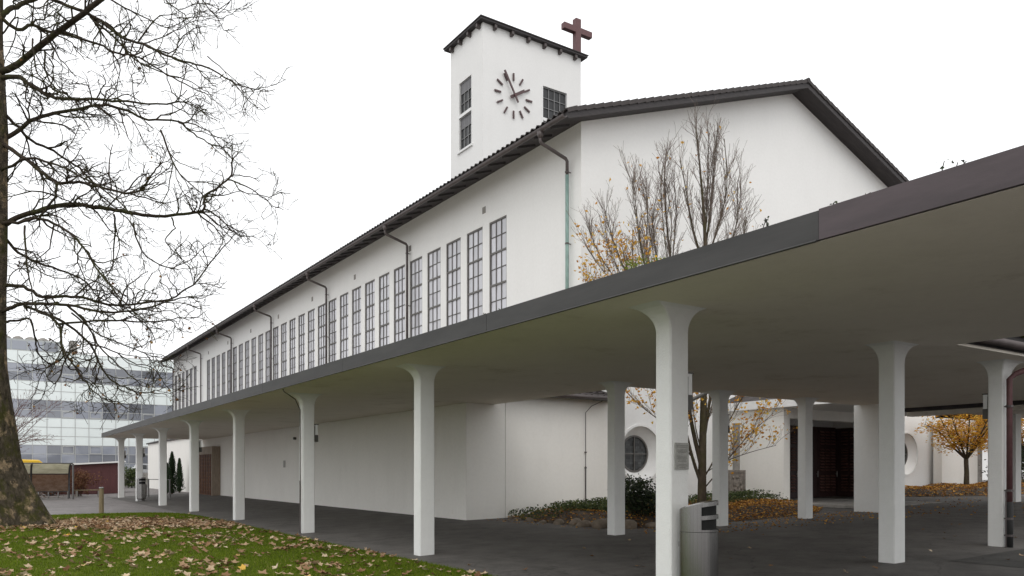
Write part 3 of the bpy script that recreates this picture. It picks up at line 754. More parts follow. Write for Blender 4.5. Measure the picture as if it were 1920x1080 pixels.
q = MB().tube([(dpx-.13, dpy, gz(dpx)), (dpx-.13, dpy, 1.25)], .012, 5); q.v = [(x-6.8, y-6.79, z) for x, y, z in q.v]; q.build('earth_rod', 'gutter_metal', do)
p1, p2, p3 = ond(1327, 735, 20.9), ond(1294, 751, 20.6), ond(1250, 772, 20.3)
part(MB().tube([p1 + Vector((0,0,.12)), p1, p2, p3, Vector((p3.x-.05, p3.y, 2.0))], .05, 8), 'drain_pipe', 'lamp_metal', wk, smooth=True)
# conduit on the second-bay column
yb_ = rows_y[2]
part(MB().tube([(6.03, yb_-.9, ZS-.02), (6.2, yb_-.45, ZS-.025), (6.45, yb_-.06, ZS-.06), (6.62, yb_-.03, ZS-.16), (6.765, yb_+.02, ZS-.42), (6.775, yb_+.03, 2.2), (6.775, yb_+.03, .02)], .013, 5).tube([(6.77, yb_+.03, 0), (6.77, yb_+.03, 1.35)], .02, 5), 'conduit', 'gutter_metal', wk)

# ================================================================ PORCH
pc = empty('entrance_porch', 'church entrance porch with white slab edge and dark brown louvred doors', 'porch', loc=(23.2, 17.5, gz(23.2)))
for xx in (23.2, 30.25):
    part(MB().box(xx, xx+.34, 17.5, YG-.004, gz(xx), 3.86), 'side_wall', 'plaster_low', pc)
part(MB().box(22.95, 30.9, 13.9, YG-.005, 3.805, 4.1), 'roof_slab', 'white_paint', pc)
part(MB().box(23.545, 30.245, 17.55, 17.85, 3.45, 3.86), 'lintel', 'plaster_low', pc)
pr = part(MB().prism([(23.05, 4.105), (30.8, 4.105), (28.6, 4.9), (25.2, 4.9)], 'y', 14.0, YG-.006), 'tiled_roof', 'roof_tile_mat', pc, fix=True)
part(MB().box(23.545, 30.245, YG-.1, YG-.01, gz(27), 3.44), 'door_wall', 'wood_door', pc)
sp_ = part(MB().box(30.16, 30.244, 17.6, YG-.22, gz(27)+.05, 3.4), 'door_leaf', 'wood_door', pc)
sl = MB()
for c in range(3):
    for r_ in range(21):
        zz = .75 + r_*.122
        if r_ in (6, 15): continue
        y0 = 18.75 + c*.4; sl.prism([(30.125, zz), (30.16, zz+.04), (30.16, zz+.07), (30.1, zz+.02)], 'y', y0, y0+.3)
sl.v = [(x-23.2, y-17.5, z-gz(23.2)) for x, y, z in sl.v]; sl.build('louvre_slats', 'wood_slat', sp_, fix=True)['kind'] = 'stuff'
for i in range(5):
    x0 = 23.58 + i*1.33; lf = MB()
    lf.box(x0, x0+1.3, YG-.2, YG-.12, gz(27)+.05, 3.4); dl = part(lf, 'door_leaf', 'wood_door', pc)
    if i in (0, 2, 4):
        sl = MB()
        for c in range(3):
            for r_ in range(21):
                zz = .75 + r_*.122
                if r_ in (6, 15): continue
                sl.prism([(YG-.235, zz), (YG-.2, zz+.04), (YG-.2, zz+.07), (YG-.26, zz+.02)], 'x', x0+.11+c*.37, x0+.11+c*.37+.28)
        sl.v = [(x-23.2, y-17.5, z-gz(23.2)) for x, y, z in sl.v]; sl.build('louvre_slats', 'wood_slat', dl, fix=True)['kind'] = 'stuff'
    hd = MB().tube([(x0+1.22, YG-.26, 1.35), (x0+1.22, YG-.26, 1.6)], .02, 6).box(x0+1.21, x0+1.23, YG-.26, YG-.2, 1.46, 1.49)
    hd.v = [(x-23.2, y-17.5, z-gz(23.2)) for x, y, z in hd.v]; hd.build('handle', 'bronze_plaque', dl)
part(MB().box(23.0, 30.8, 14.4, YG-.2, gz(24), gz(24)+.09), 'step', 'concrete', pc)

# ================================================================ THINGS ON THE WALKWAY
def wall_lamp(x, y, z, label, side='+x', white=True):
    o = empty('wall_lamp', label, 'lamp', 'lamps on the walkway columns', loc=(x, y, z))
    MB().box(0, .02, -.07, .07, -.2, .2).build('back_plate', 'lamp_metal', o)
    MB().box(.02, .11, -.06, .06, -.2, -.02).build('lamp_body', 'lamp_metal', o)
    MB().box(.025, .1, -.055, .055, -.018, .24).build('diffuser', 'white_paint', o)
    MB().box(.015, .115, -.065, .065, .24, .26).build('cap', 'lamp_metal', o)
    return o
lamp_lab = ['box lamp high on the column with the plaque', None, 'box lamp on the column carrying the thin conduit', None, 'box lamp on the column right beside the timber portal',
            None, 'box lamp on the column with the far litter bin', 'box lamp on the last column at the far walkway end']
for i, l in enumerate(lamp_lab):
    if l: wall_lamp(7.142, rows_y[i]+.1, 2.55, l)
wall_lamp(15.402, 13.36, 2.75, 'box lamp on the slim column beside the young yellow tree')
o = wall_lamp(15.085, 6.93, 2.75, 'box lamp on the column with the brown downpipe'); o.rotation_euler = (0,0,math.pi/2); o.location = (15.26, 7.052, 2.75)
# plaque with fine text lines
pq = empty('bronze_plaque', 'small grey metal plaque with engraved lines on the nearest column', 'plaque', loc=(7.0, 6.748, 1.75))
pA = ony(1264, 830, 6.748); pB = ony(1291, 880, 6.748)
a, b, z1, z0 = pA.x, min(pB.x, 7.12), pA.z, pB.z
def plq(x0, x1, y0, y1, q0, q1): return MB().box(x0-7.0, x1-7.0, y0, y1, q0-1.75, q1-1.75)
plq(a, b, -.018, -.001, z0, z1).build('plate', 'bronze_plaque', pq, bevel=.003)
tx = MB(); r2 = random.Random(5); hh = z1-z0
for k, (fr_, ww) in enumerate(((.1,.8),(.16,.75),(.27,.7),(.32,.74),(.37,.6),(.5,.72),(.55,.66),(.6,.7),(.65,.5),(.7,.62),(.82,.5),(.87,.7),(.93,.4))):
    zz = z1 - hh*fr_; cx_ = (a+b)/2; x_ = cx_-(b-a)*ww/2
    while x_ < cx_+(b-a)*ww/2:
        l_ = r2.uniform(.008, .024); tx.box(x_-7, x_+l_-7, -.0205, -.0185, zz-.004-1.75, zz+.004-1.75); x_ += l_+.006
tx.build('engraved_text', 'plaque_text', pq)['kind'] = 'stuff'
# stainless litter bins
def litter_bin(x, y, z, label, rz=0):
    o = empty('litter_bin', label, 'litter bin', 'stainless litter bins on the columns', loc=(x, y, z), rz=rz)
    # plan: rounded oval, top sloping up towards the opening side (local +x)
    Rx, Ry, H0 = .222, .2, 1.0; K = 40
    def pl(s=1.0, ox=0): return [(ox + s*Rx*(abs(math.cos(q))**.85)*(1 if math.cos(q) > 0 else -1), s*Ry*(abs(math.sin(q))**.85)*(1 if math.sin(q) > 0 else -1)) for q in [2*math.pi*k/K for k in range(K)]]
    def top(x_, y_): return H0 + .10 + .5*(x_*.5) + .02*math.cos(x_*5)
    P0 = pl(); zs = [.06, .09, .80]
    body = MB(); secs = [[(px_, py_, .03) for px_, py_ in pl(.93)]] + [[(px_, py_, z_) for px_, py_ in P0] for z_ in zs]
    body.ring_sections(secs); body.build('body', 'steel', o, smooth=False)
    hood = MB()
    # hood: sides from .805 up to the sloping rim with two openings on +x
    for k in range(K):
        a_, b_ = P0[k], P0[(k+1) % K]; mid = ((a_[0]+b_[0])/2, (a_[1]+b_[1])/2)
        openside = mid[0] > .06 and abs(mid[1]) < .19
        ta, tb = top(*a_), top(*b_)
        segs = [(0, 1)] if not openside else [(0, .08), (.42, .56), (.86, 1)]
        for s0, s1 in segs:
            lo_a, hi_a = .805+(ta-.805)*s0, .805+(ta-.805)*s1; lo_b, hi_b = .805+(tb-.805)*s0, .805+(tb-.805)*s1
            hood.add([(*a_, lo_a), (*b_, lo_b), (*b_, hi_b), (*a_, hi_a)], [(0,1,2,3)])
    # rim and lid
    lid = pl(.96)
    hood.ring_sections([[(px_, py_, top(px_, py_)) for px_, py_ in P0], [(px_, py_, top(px_, py_)+.012) for px_, py_ in lid], [(px_*.5, py_*.5, top(px_*.5, py_*.5)+.02) for px_, py_ in lid]])
    hood.build('hood', 'steel', o)
    iv = MB(); iv.ring_sections([[(px_, py_, .806) for px_, py_ in pl(.9)], [(px_, py_, top(px_, py_)-.01) for px_, py_ in pl(.9)]]); iv.build('opening', 'black_void', o)
    dr = MB(); k0, k1 = 21, 36
    P1 = pl(1.012)
    for k in range(k0, k1): dr.add([(*P1[k], .12), (*P1[k+1], .12), (*P1[k+1], .78), (*P1[k], .78)], [(0,1,2,3)])
    dr.build('door', 'steel', o)
    MB().box(P1[k0][0]-.006, P1[k0][0]+.006, P1[k0][1]-.012, P1[k0][1], .62, .68).build('lock', 'steel_dark', o)
    MB().box(-.1, .1, Ry*.8, Ry+.06, .2, .8).build('bracket', 'steel_dark', o)
    MB().ring_sections([[(px_, py_, -.08) for px_, py_ in pl(.72)], [(px_, py_, .031) for px_, py_ in pl(.72)]]).build('foot', 'steel_dark', o)
    return o
litter_bin(7.03, 6.49, .085, 'stainless steel litter bin with black slots in front of the nearest column', R(-62))
litter_bin(7.02, rows_y[6]-.27, .085, 'stainless steel litter bin far off under the walkway end', R(-62))

# wooden bollard at the lawn corner
bo = empty('wooden_bollard', 'round wooden bollard with pale cap at the lawn corner', 'bollard', loc=(3.73, 32.82, 0))
MB().tube([(0,0,-.05),(0,0,.95)], [.085,.08], 12).build('post', 'post_wood', bo, smooth=False)
MB().tube([(0,0,.951),(0,0,.985),(0,0,1.0)], [.09,.09,.07], 12).build('cap', 'steel', bo)
# small handrail by the cypresses
hr = empty('hand_railing', 'thin grey steel railing with one post before the cypresses', 'railing', loc=(8.7, 46.8, gz(8.7)))
MB().tube([(0,0,0),(0,0,1.08)], .045, 8).build('post', 'steel_dark', hr)
MB().tube([(0,0,1.05),(-.6,3,1.05)], .02, 6).build('rail', 'steel_dark', hr)
MB().tube([(-.6,3,0),(-.6,3,1.08)], .045, 8).build('post', 'steel_dark', hr)
# relief panel on a stand and concrete post by the porch
pR = Vector((22.0, 18.55, gz(22)-.02))
rl = empty('relief_panel', 'dark carved stone relief panel on a stand beside the porch wall', 'relief', loc=pR, rz=R(-25))
MB().box(-.3, .3, -.05, .05, .45, 1.28).build('panel', 'relief_stone', rl, bevel=.01)
fg = MB(); r2 = random.Random(8)
fg.box(-.3,.3,-.075,-.051,1.2,1.28).box(-.3,.3,-.075,-.051,.45,.53).box(-.3,-.24,-.075,-.051,.53,1.2).box(.24,.3,-.075,-.051,.53,1.2)
fg.build('rim', 'relief_stone', rl)
fg = MB()
for bx_, bz_, sx_, sz_ in ((0,1.03,.055,.07),(0,.8,.1,.17),(-.12,.82,.05,.14),(.12,.86,.05,.12),(-.15,1.02,.04,.05),(.15,.66,.05,.08),(-.07,.62,.06,.08)):
    K = 10; fg.ring_sections([[(bx_+s_*sx_*math.cos(2*math.pi*k/K), -.051-dd, bz_+s_*sz_*math.sin(2*math.pi*k/K)) for k in range(K)] for s_, dd in ((1,0),(.85,.025),(.5,.045),(.1,.05))])
fg.build('carved_figure', 'relief_stone', rl, fix=True)
MB().box(-.22,-.18,-.03,.03,0,.45).box(.18,.22,-.03,.03,0,.45).box(-.28,.28,-.14,.14,-.06,.05).build('stand', 'steel_dark', rl)
MB().box(-.28,.28,.2,.6,-.05,.25).build('plinth', 'concrete', rl)
cp = tag(MB().box(-.085,.085,-.1,.1,-.05,2.9).box(-.1,.1,-.115,.115,2.9,2.95).build('concrete_post', 'concrete', loc=(22.75, 19.2, gz(22.7)), bevel=.01), 'grey square concrete post behind the carved relief panel', 'post')

# ================================================================ VEGETATION
rt = random.Random(21)
def wander(p, d_, L_, n_, wig, grav, rng):
    """polyline of n_ segments from p along d_"""
    pts = [p.copy()]; dd = d_.normalized(); st = L_/n_
    for i in range(n_):
        dd = (dd + Vector((rng.gauss(0, wig), rng.gauss(0, wig), rng.gauss(0, wig) + grav))).normalized()
        p = p + dd*st; pts.append(p.copy())
    return pts
def twigs(mb, pts, r0, r1, lvl, rng, cfg, tips):
    """grow side twigs on a polyline"""
    if lvl >= len(cfg): return
    c = cfg[lvl]; n_ = len(pts)
    L_ = sum((pts[i+1]-pts[i]).length for i in range(n_-1))
    cnt_ = max(1, int(L_*c['den']*rng.uniform(.8, 1.2)))
    for k in range(cnt_):
        q = rng.uniform(c.get('from', .15), 1.0); f_ = q*(n_-1); i = min(int(f_), n_-2); t_ = f_-i
        p = pts[i].lerp(pts[i+1], t_); tg = (pts[i+1]-pts[i]).normalized()
        rr = (r0 + (r1-r0)*q)
        sd_ = Vector((rng.gauss(0,1), rng.gauss(0,1), rng.gauss(0,1))); sd_ = (sd_ - tg*sd_.dot(tg)).normalized()
        dd = (tg*c['fwd'] + sd_*c['out'] + Vector((0,0,c.get('up',0)))).normalized()
        ll = c['len']*rng.uniform(.5, 1.25)*(1.15-.55*q); ra = min(rr*.7, c['rad'])*rng.uniform(.75, 1.1); rb = max(ra*.35, c['min'])
        pp = wander(p, dd, ll, c['seg'], c['wig'], c.get('grav', 0), rng)
        mb.tube(pp, [ra + (rb-ra)*j/(len(pp)-1) for j in range(len(pp))], c['n'], cap=False)
        tips.append((pp[-1], lvl)); 
        if lvl+1 < len(cfg): tips.append((pp[len(pp)//2], lvl))
        twigs(mb, pp, ra, rb, lvl+1, rng, cfg, tips)
def smooth_line(P, n_=4):
    out = []
    for i in range(len(P)-1):
        p0 = P[max(i-1,0)]; p1 = P[i]; p2 = P[i+1]; p3 = P[min(i+2, len(P)-1)]
        for k in range(n_):
            t_ = k/n_
            out.append(.5*((2*p1)+(p2-p0)*t_+(2*p0-5*p1+4*p2-p3)*t_*t_+(3*p1-p0-3*p2+p3)*t_**3))
    out.append(P[-1]); return out
def leaf_quad(mb, p, s_, rng, curl=.3, flat=False, asp=.6):
    a = rng.uniform(0, 6.283); n_ = Vector((rng.gauss(0,.35), rng.gauss(0,.35), 1)) if flat else Vector((rng.gauss(0,1), rng.gauss(0,1), rng.gauss(0,1)))
    n_.normalize(); t_ = Vector((math.cos(a), math.sin(a), rng.uniform(-.4,.4))); t_ = (t_ - n_*t_.dot(n_)).normalized(); b_ = n_.cross(t_)
    c_ = n_*s_*curl*rng.uniform(.2, 1)
    mb.add([p - t_*s_*.5, p + b_*s_*asp*.5 + c_, p + t_*s_*.5, p - b_*s_*asp*.5 + c_], [(0,1,2),(0,2,3)])

# ---- the big bare tree at the left
TD = 19.9
bt = empty('bare_tree', 'big old bare tree with mossy flared trunk at the lawn', 'tree', loc=ond(-15, 1000, TD) * 1.0)
tb = bt.location.copy(); tb.z = lawn_z(tb.x, tb.y) - .05; bt.location = tb
def loc(P): return [Vector(p) - tb for p in P]
tk = MB(); K = 28; prof = [(1012,-15,122),(1000,-15,112),(985,-14,102),(965,-14,91),(935,-14,76),(900,-14,61),(860,-14,48),(800,-15,37),(740,-15,30),(689,-15,25),(600,-15,23),(500,-13,23),(420,-13,23),(330,-12,22),(250,-10,22),(160,-12,19),(60,-14,17),(-60,-10,14),(-200,-5,10)]
secs = []; rn = random.Random(4); ph = [rn.uniform(0,6.28) for _ in range(6)]
for v_, u_, rp in prof:
    c_ = ond(u_, v_, TD); r_ = rp/F*TD*(.9 if v_ > 850 else 1); fl_ = max(0, (v_-820)/190)
    ring_ = []
    for k in range(K):
        q = 2*math.pi*k/K
        w_ = 1 + .13*fl_*math.cos(5*q+ph[0]) + .07*fl_*math.cos(3*q+ph[1]) + .035*math.cos(4*q+ph[2]+v_*.012) + .03*math.cos(9*q+ph[3]+v_*.03)
        ring_.append((c_.x + r_*w_*math.cos(q), c_.y + r_*w_*math.sin(q), c_.z))
    secs.append(loc(ring_))
tk.ring_sections(secs); tk.build('trunk', 'bark_old', bt, smooth=True)
Z2 = 1.8; Z3 = 2.25
limbs = [  # (points in enlarged-view pixels, view, r0 px, r1 px, depth slope, start depth)
 ([(0,245),(60,215),(165,130),(260,60),(355,-10),(430,-70)],2,8,5,-.25),
 ([(0,60),(20,40),(70,15),(120,-5),(200,-50)],2,7,4,.3),
 ([(5,60),(60,100),(110,85),(160,105),(230,120),(330,150),(400,180),(470,195),(560,250),(640,290),(700,320)],2,4.5,1.2,.25),
 ([(60,-60),(180,0),(265,35),(330,65),(400,120),(480,150),(560,185),(640,210),(720,235),(800,285),(870,300)],2,4.5,1.2,-.2),
 ([(300,55),(400,140),(440,190),(530,240),(620,265),(700,310)],2,3,1,.4),
 ([(0,262),(60,260),(110,290),(170,325),(240,335),(320,335),(400,340),(500,350),(620,345)],2,6,1.5,-.35),
 ([(0,480),(60,440),(120,400),(200,380),(280,365),(360,355),(430,375),(500,405),(600,410),(640,440),(700,480),(760,500)],2,5.5,1.2,.15),
 ([(5,480),(90,540),(140,580),(190,615),(250,615),(330,630),(420,650),(470,640),(510,590),(540,555)],2,5,1.4,-.3),
 ([(190,615),(190,650),(160,700),(130,740)],2,3.5,2.2,-.1),
 ([(0,770),(60,735),(150,705),(220,690),(300,695),(390,710),(480,725),(560,728),(640,720),(690,705),(690,665),(770,605),(785,540)],2,6.5,2,.05),
 ([(690,705),(740,735),(790,785),(850,800)],2,2.5,1,.2),
 ([(770,605),(830,630),(880,660),(915,690)],2,2,.8,-.2),
 ([(10,380),(60,430),(110,475),(180,510),(250,555),(310,610),(340,660),(390,700),(430,740),(470,800)],2,4,1.2,.35),
 ([(0,575),(90,535),(150,545),(240,580),(320,620),(400,680),(440,720)],2,3.5,1.2,-.45),
 ([(0,755),(60,750),(140,740),(220,775),(270,820),(310,880),(350,940),(400,1000),(450,1050)],2,4,1.3,-.3),
 ([(385,720),(388,800),(383,880),(370,920)],2,2.6,1,.3),
 ([(0,780),(50,840),(110,880),(200,910),(290,950),(330,1000),(420,1040)],2,4,1.2,.4),
 ([(0,960),(80,970),(140,1000),(220,1000),(300,1010),(380,1030),(470,1025),(570,1010),(650,960),(700,900),(750,840),(790,790)],2,4.5,1.1,.1),
 ([(0,1055),(60,1030),(140,1025),(230,1030),(330,1050),(450,1050),(560,1020),(640,1000)],2,5,1.2,-.35),
 ([(230,1030),(290,1090),(345,1180),(420,1250),(480,1300)],2,3,1,-.2),
 ([(450,750),(480,850),(560,900),(640,880),(700,820)],2,2.2,.9,.4),
 ([(400,365),(420,430),(440,480)],2,2,.8,.2),
 ([(540,440),(580,540),(620,600),(690,660)],2,2.4,1,-.3),
 ([(150,170),(155,240),(190,300),(260,340)],2,2.5,1.2,.3),
 ([(560,230),(580,310),(640,350)],2,1.6,.8,.5),
 ([(0,120),(60,60),(40,150),(15,200)],2,2.2,1,.2),
 ([(110,130),(130,250),(230,330)],2,2.2,1,-.4),
 ([(580,735),(590,770),(560,810),(600,860),(650,900)],2,2,.8,.1),
 ([(0,640),(40,590),(90,480)],2,2.4,1.2,.4),
 ([(80,760),(90,900),(110,990),(100,1060)],2,2.5,1,-.6),
 ([(5,10),(60,5),(130,0),(150,90),(160,140),(210,185),(250,170),(290,140)],3,3.2,1,.5),
 ([(100,-60),(235,0),(270,130),(320,200),(350,250),(420,320),(470,350)],3,3.4,1.1,-.3),
 ([(150,-40),(250,0),(380,100),(420,190),(480,260),(540,290),(620,310),(680,290)],3,3.6,1,.15),
 ([(280,130),(250,175),(160,210),(110,215)],3,1.8,.8,.5),
 ([(250,20),(450,0),(580,10),(700,0),(780,-10)],3,2.8,1,-.3),
 ([(380,100),(470,130),(560,180),(640,200),(690,260)],3,2,.9,.3),
 ([(420,190),(400,260),(350,310)],3,1.6,.8,-.3),
 ([(300,-30),(420,60),(540,110),(640,150),(720,170)],3,2.2,.9,.5),
 ([(700,190),(780,260),(830,300)],2,1.5,.7,.3), ([(600,410),(680,430),(740,470)],2,1.8,.8,-.3), ([(480,150),(560,120),(620,90),(660,70)],2,1.6,.7,.3),
 ([(355,-10),(450,40),(560,90),(640,60)],2,2.5,.8,.4), ([(500,-80),(560,0),(620,50),(650,80)],2,2,.8,-.2), ([(640,-90),(690,10),(740,60),(790,40)],2,2,.7,.1),
]
cfg_big = [dict(den=2.9, len=1.25, fwd=.75, out=.8, up=.0, rad=.026, min=.0095, seg=6, wig=.28, grav=.0, n=5, **{'from': .12}),
           dict(den=4.6, len=.58, fwd=.65, out=.85, up=.03, rad=.014, min=.007, seg=4, wig=.3, n=4),
           dict(den=6.0, len=.3, fwd=.6, out=.85, rad=.0066, min=.0044, seg=3, wig=.3, n=3)]
lm = MB(); tw_ = MB(); tips = []
for P, view, r0, r1, kd in limbs:
    q = [(x/Z2, y/Z2) if view == 2 else (x/Z3, 600 + y/Z3) for x, y in P]
    W3 = []; acc = 0
    base_d = TD + kd*2.5*min(1, math.hypot(q[0][0]+12, 0)/250)
    for i, (u_, v_) in enumerate(q):
        if i: acc += math.hypot(u_-q[i-1][0], v_-q[i-1][1])/F*TD
        W3.append(ond(u_, v_, base_d + kd*acc*1.1 + (rt.gauss(0,.06) if i else 0)))
    W3 = smooth_line(W3, 4); n_ = len(W3)
    W3 = [p + Vector((rt.gauss(0,.012), rt.gauss(0,.012), rt.gauss(0,.012))) for p in W3]
    ra, rb = r0/F*TD*.82, r1/F*TD*.82
    rad = [ra + (rb-ra)*(i/(n_-1))**.8 for i in range(n_)]
    lm.tube(loc(W3), rad, 7 if ra > .04 else 5)
    twigs(tw_, loc(W3), ra, rb, 0, rt, cfg_big, tips)
    tg = (W3[-1]-W3[-3]).normalized()
    for _ in range(3):
        pp = wander(W3[-1]-tb, tg + Vector((rt.gauss(0,.28), rt.gauss(0,.28), rt.gauss(0,.28))), rt.uniform(.4,.95), 6, .25, 0, rt)
        tw_.tube(pp, [max(.006, rb*.8*(1-j/7)) for j in range(len(pp))], 4, cap=False); twigs(tw_, pp, rb*.7, .006, 1, rt, cfg_big, tips)
lm.build('limbs', 'bark_twig', bt, smooth=True)
tw_.build('twigs', 'bark_twig', bt)['kind'] = 'stuff'
lf = MB(); n_l = 0
for p, l in tips:
    wz_ = p.z + tb.z
    pr_ = .045 if wz_ < 5.2 else (.006 if wz_ < 9 else .0016)
    if rt.random() < pr_:
        leaf_quad(lf, p - Vector((0,0,.04)), rt.uniform(.06, .11), rt, .5, asp=.8); n_l += 1
lf.build('leaves', 'leaf_brown', bt)['kind'] = 'stuff'

# ---- the slender upright tree in the courtyard
CD = 23.6
ct_ = ond(1316, 970, CD); ct_.z = gz(ct_.x) + .1
yt_ = empty('upright_tree', 'slender upright tree with bare crown and last yellow leaves in the courtyard', 'tree', loc=ct_)
def locc(P): return [Vector(p) - ct_ for p in P]
lead = [([(1316,975),(1316,940),(1317,860),(1319,760),(1321,640),(1322,520),(1322,450),(1318,380),(1311,300),(1305,238)],12.5,1.2,0),
 ([(1322,470),(1331,400),(1338,320),(1346,230)],4.5,.9,.1),([(1321,500),(1345,430),(1363,350),(1358,260)],4,.9,-.1),([(1320,560),(1360,480),(1381,420),(1383,350)],3.6,.8,.15),
 ([(1319,620),(1355,540),(1388,480),(1396,425)],3.2,.7,-.15),([(1321,500),(1300,430),(1285,350),(1275,300)],3.8,.8,-.2),([(1322,450),(1325,380),(1328,300),(1330,250)],3.2,.8,.15),
 ([(1317,880),(1298,800),(1283,700),(1268,580),(1256,480),(1248,390),(1246,320),(1251,285)],6.5,.9,.12),
 ([(1268,580),(1262,480),(1268,400),(1262,320)],3.5,.8,.3),([(1275,640),(1240,540),(1228,460),(1222,390)],4,.8,-.2),
 ([(1316,910),(1296,850),(1270,740),(1235,600),(1210,500),(1195,410),(1188,335)],5,.8,-.12),([(1225,560),(1212,470),(1215,390),(1210,350)],3,.8,.2),
 ([(1290,830),(1245,690),(1200,580),(1165,490),(1143,430),(1135,395)],4,.8,.15),([(1200,580),(1160,530),(1125,480),(1104,430)],2.6,.8,-.2),([(1245,690),(1190,620),(1140,570),(1110,520)],2.6,.8,.2),([(1240,670),(1205,600),(1180,520),(1168,470)],2.6,.8,-.35),
 ([(1318,840),(1330,760),(1345,680),(1365,600),(1372,520)],4.5,.9,.2),([(1317,900),(1340,860),(1362,800),(1395,740),(1420,700)],3.5,.9,-.15),([(1317,920),(1350,880),(1400,820),(1450,775)],3,.8,.1),
 ([(1318,890),(1350,870),(1400,850),(1455,835)],2.2,.7,-.2),([(1300,860),(1250,800),(1200,760),(1160,720)],3,.8,.3),([(1290,800),(1240,740),(1205,700)],2.5,.8,-.3),([(1318,820),(1330,780),(1340,730)],2.6,.9,.3),([(1316,850),(1304,800),(1298,740)],3,.9,-.3)]
base_lead = list(lead)
for q, r0, r1, kd in base_lead[1:17]:
    for _ in range(1):
        n_ = len(q); du = rt.uniform(-22, 22); dv = rt.uniform(-25, 60)
        lead.append(([(u_ + du*(i/(n_-1))**1.2, v_ + dv*(i/(n_-1))) for i, (u_, v_) in enumerate(q)], r0*.55, .7, kd + rt.uniform(-.35, .35)))
cfg_up = [dict(den=6.0, len=1.25, fwd=1.0, out=.42, up=.45, rad=.0095, min=.0042, seg=5, wig=.14, grav=.07, n=4, **{'from': .2}),
          dict(den=4.6, len=.48, fwd=1.0, out=.55, up=.3, rad=.006, min=.0038, seg=3, wig=.18, grav=.05, n=3)]
tkm = MB(); twm = MB(); tips = []
for j, (q, r0, r1, kd) in enumerate(lead):
    W3 = []; acc = 0
    for i, (u_, v_) in enumerate(q):
        if i: acc += math.hypot(u_-q[i-1][0], v_-q[i-1][1])/F*CD
        W3.append(ond(u_, v_, CD + kd*acc*.6))
    W3 = smooth_line(locc(W3), 3); n_ = len(W3); ra, rb = r0/F*CD*(.85 if j == 0 else (.75 if j in (7, 10, 16) else .5)), r1/F*CD*.7
    tkm_ = MB() if j == 0 else tkm
    tkm_.tube(W3, [ra + (rb-ra)*(i/(n_-1))**.7 for i in range(n_)], 8)
    if j == 0: tkm_.build('trunk', 'bark_young', yt_, smooth=True)
    twigs(twm, W3[n_//4:] if j == 0 else W3, ra*.6, rb, 0, rt, cfg_up, tips)
tkm.build('limbs', 'bark_young', yt_, smooth=True); twm.build('twigs', 'bark_grey', yt_)['kind'] = 'stuff'
lf = MB()
for p, l in tips:
    wp = p + ct_; zz = wp.z; lx = (wp.x*FY - wp.y*FX)/(wp.x*FX + wp.y*FY)*F + CX
    pr_ = .03
    if zz < 4.8: pr_ = .5
    elif zz < 8.5 and lx < 1190: pr_ = .55
    elif zz < 8.5 and lx < 1240: pr_ = .2
    elif zz < 10 and lx < 1260: pr_ = .04
    else: pr_ = .012
    for _ in range(4 if zz < 4.8 else 2):
        if rt.random() < pr_: leaf_quad(lf, p + Vector((rt.gauss(0,.08), rt.gauss(0,.08), rt.gauss(0,.08))), rt.uniform(.08, .145), rt, .3, asp=.62)
lf.build('leaves', 'leaf_yellow', yt_)['kind'] = 'stuff'
gb = MB(); gl_ = MB()
for u1, v1, u2, v2 in ((1235,640,1180,492),(1235,640,1205,485),(1240,620,1232,486),(1235,640,1192,500),(1238,630,1218,492)):
    P = smooth_line(locc([ond(u1, v1, 22.9), ond((u1+u2)/2+8, (v1+v2)/2, 22.7), ond(u2, v2, 22.5)]), 5); gb.tube(P, [.02-.0015*i for i in range(len(P))], 4)
    for p in P[5:]:
        for _ in range(34): leaf_quad(gl_, p + Vector((rt.gauss(0,.13), rt.gauss(0,.13), rt.gauss(-.04,.07))), rt.uniform(.07,.13), rt, .3, flat=True, asp=.4)
gb.build('green_branch', 'bark_young', yt_); o = gl_.build('green_leaves', 'leaf_bright', yt_); o['kind'] = 'stuff'; o['label'] = 'last bright green leaves low in the crown'

# ---- the small yellow tree by the right round window, and its neighbour
def small_tree(u_, vb, D, vt, halfw, label, seed, leafn):
    rg_ = random.Random(seed); b0 = ond(u_, vb, D); o = empty('yellow_tree', label, 'tree', 'yellow trees by the right round window', loc=b0)
    H_ = (vb - vt)/F*D; Rr = halfw/F*D
    tm_ = MB(); tm_.tube([(0,0,-.3),(0,0,.0),(.02,0,.35*H_*.5),(0,.02,.36*H_)], [.17,.12,.1,.09], 10); tm_.build('trunk', 'bark_young', o, smooth=True)
    bl = MB(); tw2 = MB(); tp = []
    for k in range(9):
        a = 2*math.pi*k/9 + rg_.uniform(-.3,.3); rr = Rr*rg_.uniform(.55, 1.0); hh_ = H_*rg_.uniform(.75, 1.0)
        P = smooth_line([Vector((0,0,.33*H_)), Vector((.25*rr*math.cos(a), .25*rr*math.sin(a), .45*H_)), Vector((.6*rr*math.cos(a), .6*rr*math.sin(a), .66*H_)), Vector((rr*math.cos(a), rr*math.sin(a), hh_))], 3)
        n_ = len(P); bl.tube(P, [.055-.045*i/(n_-1) for i in range(n_)], 6)
        twigs(tw2, P, .04, .01, 0, rg_, [dict(den=4.5, len=.8, fwd=.6, out=.8, up=.1, rad=.014, min=.006, seg=4, wig=.2, n=4, **{'from': .3}), dict(den=5, len=.4, fwd=.6, out=.8, rad=.007, min=.004, seg=3, wig=.2, n=3)], tp)
    bl.build('limbs', 'bark_young', o, smooth=True); tw2.build('twigs', 'bark_twig', o)['kind'] = 'stuff'
    lf = MB()
    for p, l in tp:
        if p.z < .42*H_: continue
        for _ in range(leafn):
            leaf_quad(lf, p + Vector((rg_.gauss(0,.13), rg_.gauss(0,.13), rg_.gauss(0,.1))), rg_.uniform(.1,.17), rg_, .3, flat=True, asp=.65)
    lf.build('leaves', 'leaf_yellow', o)['kind'] = 'stuff'
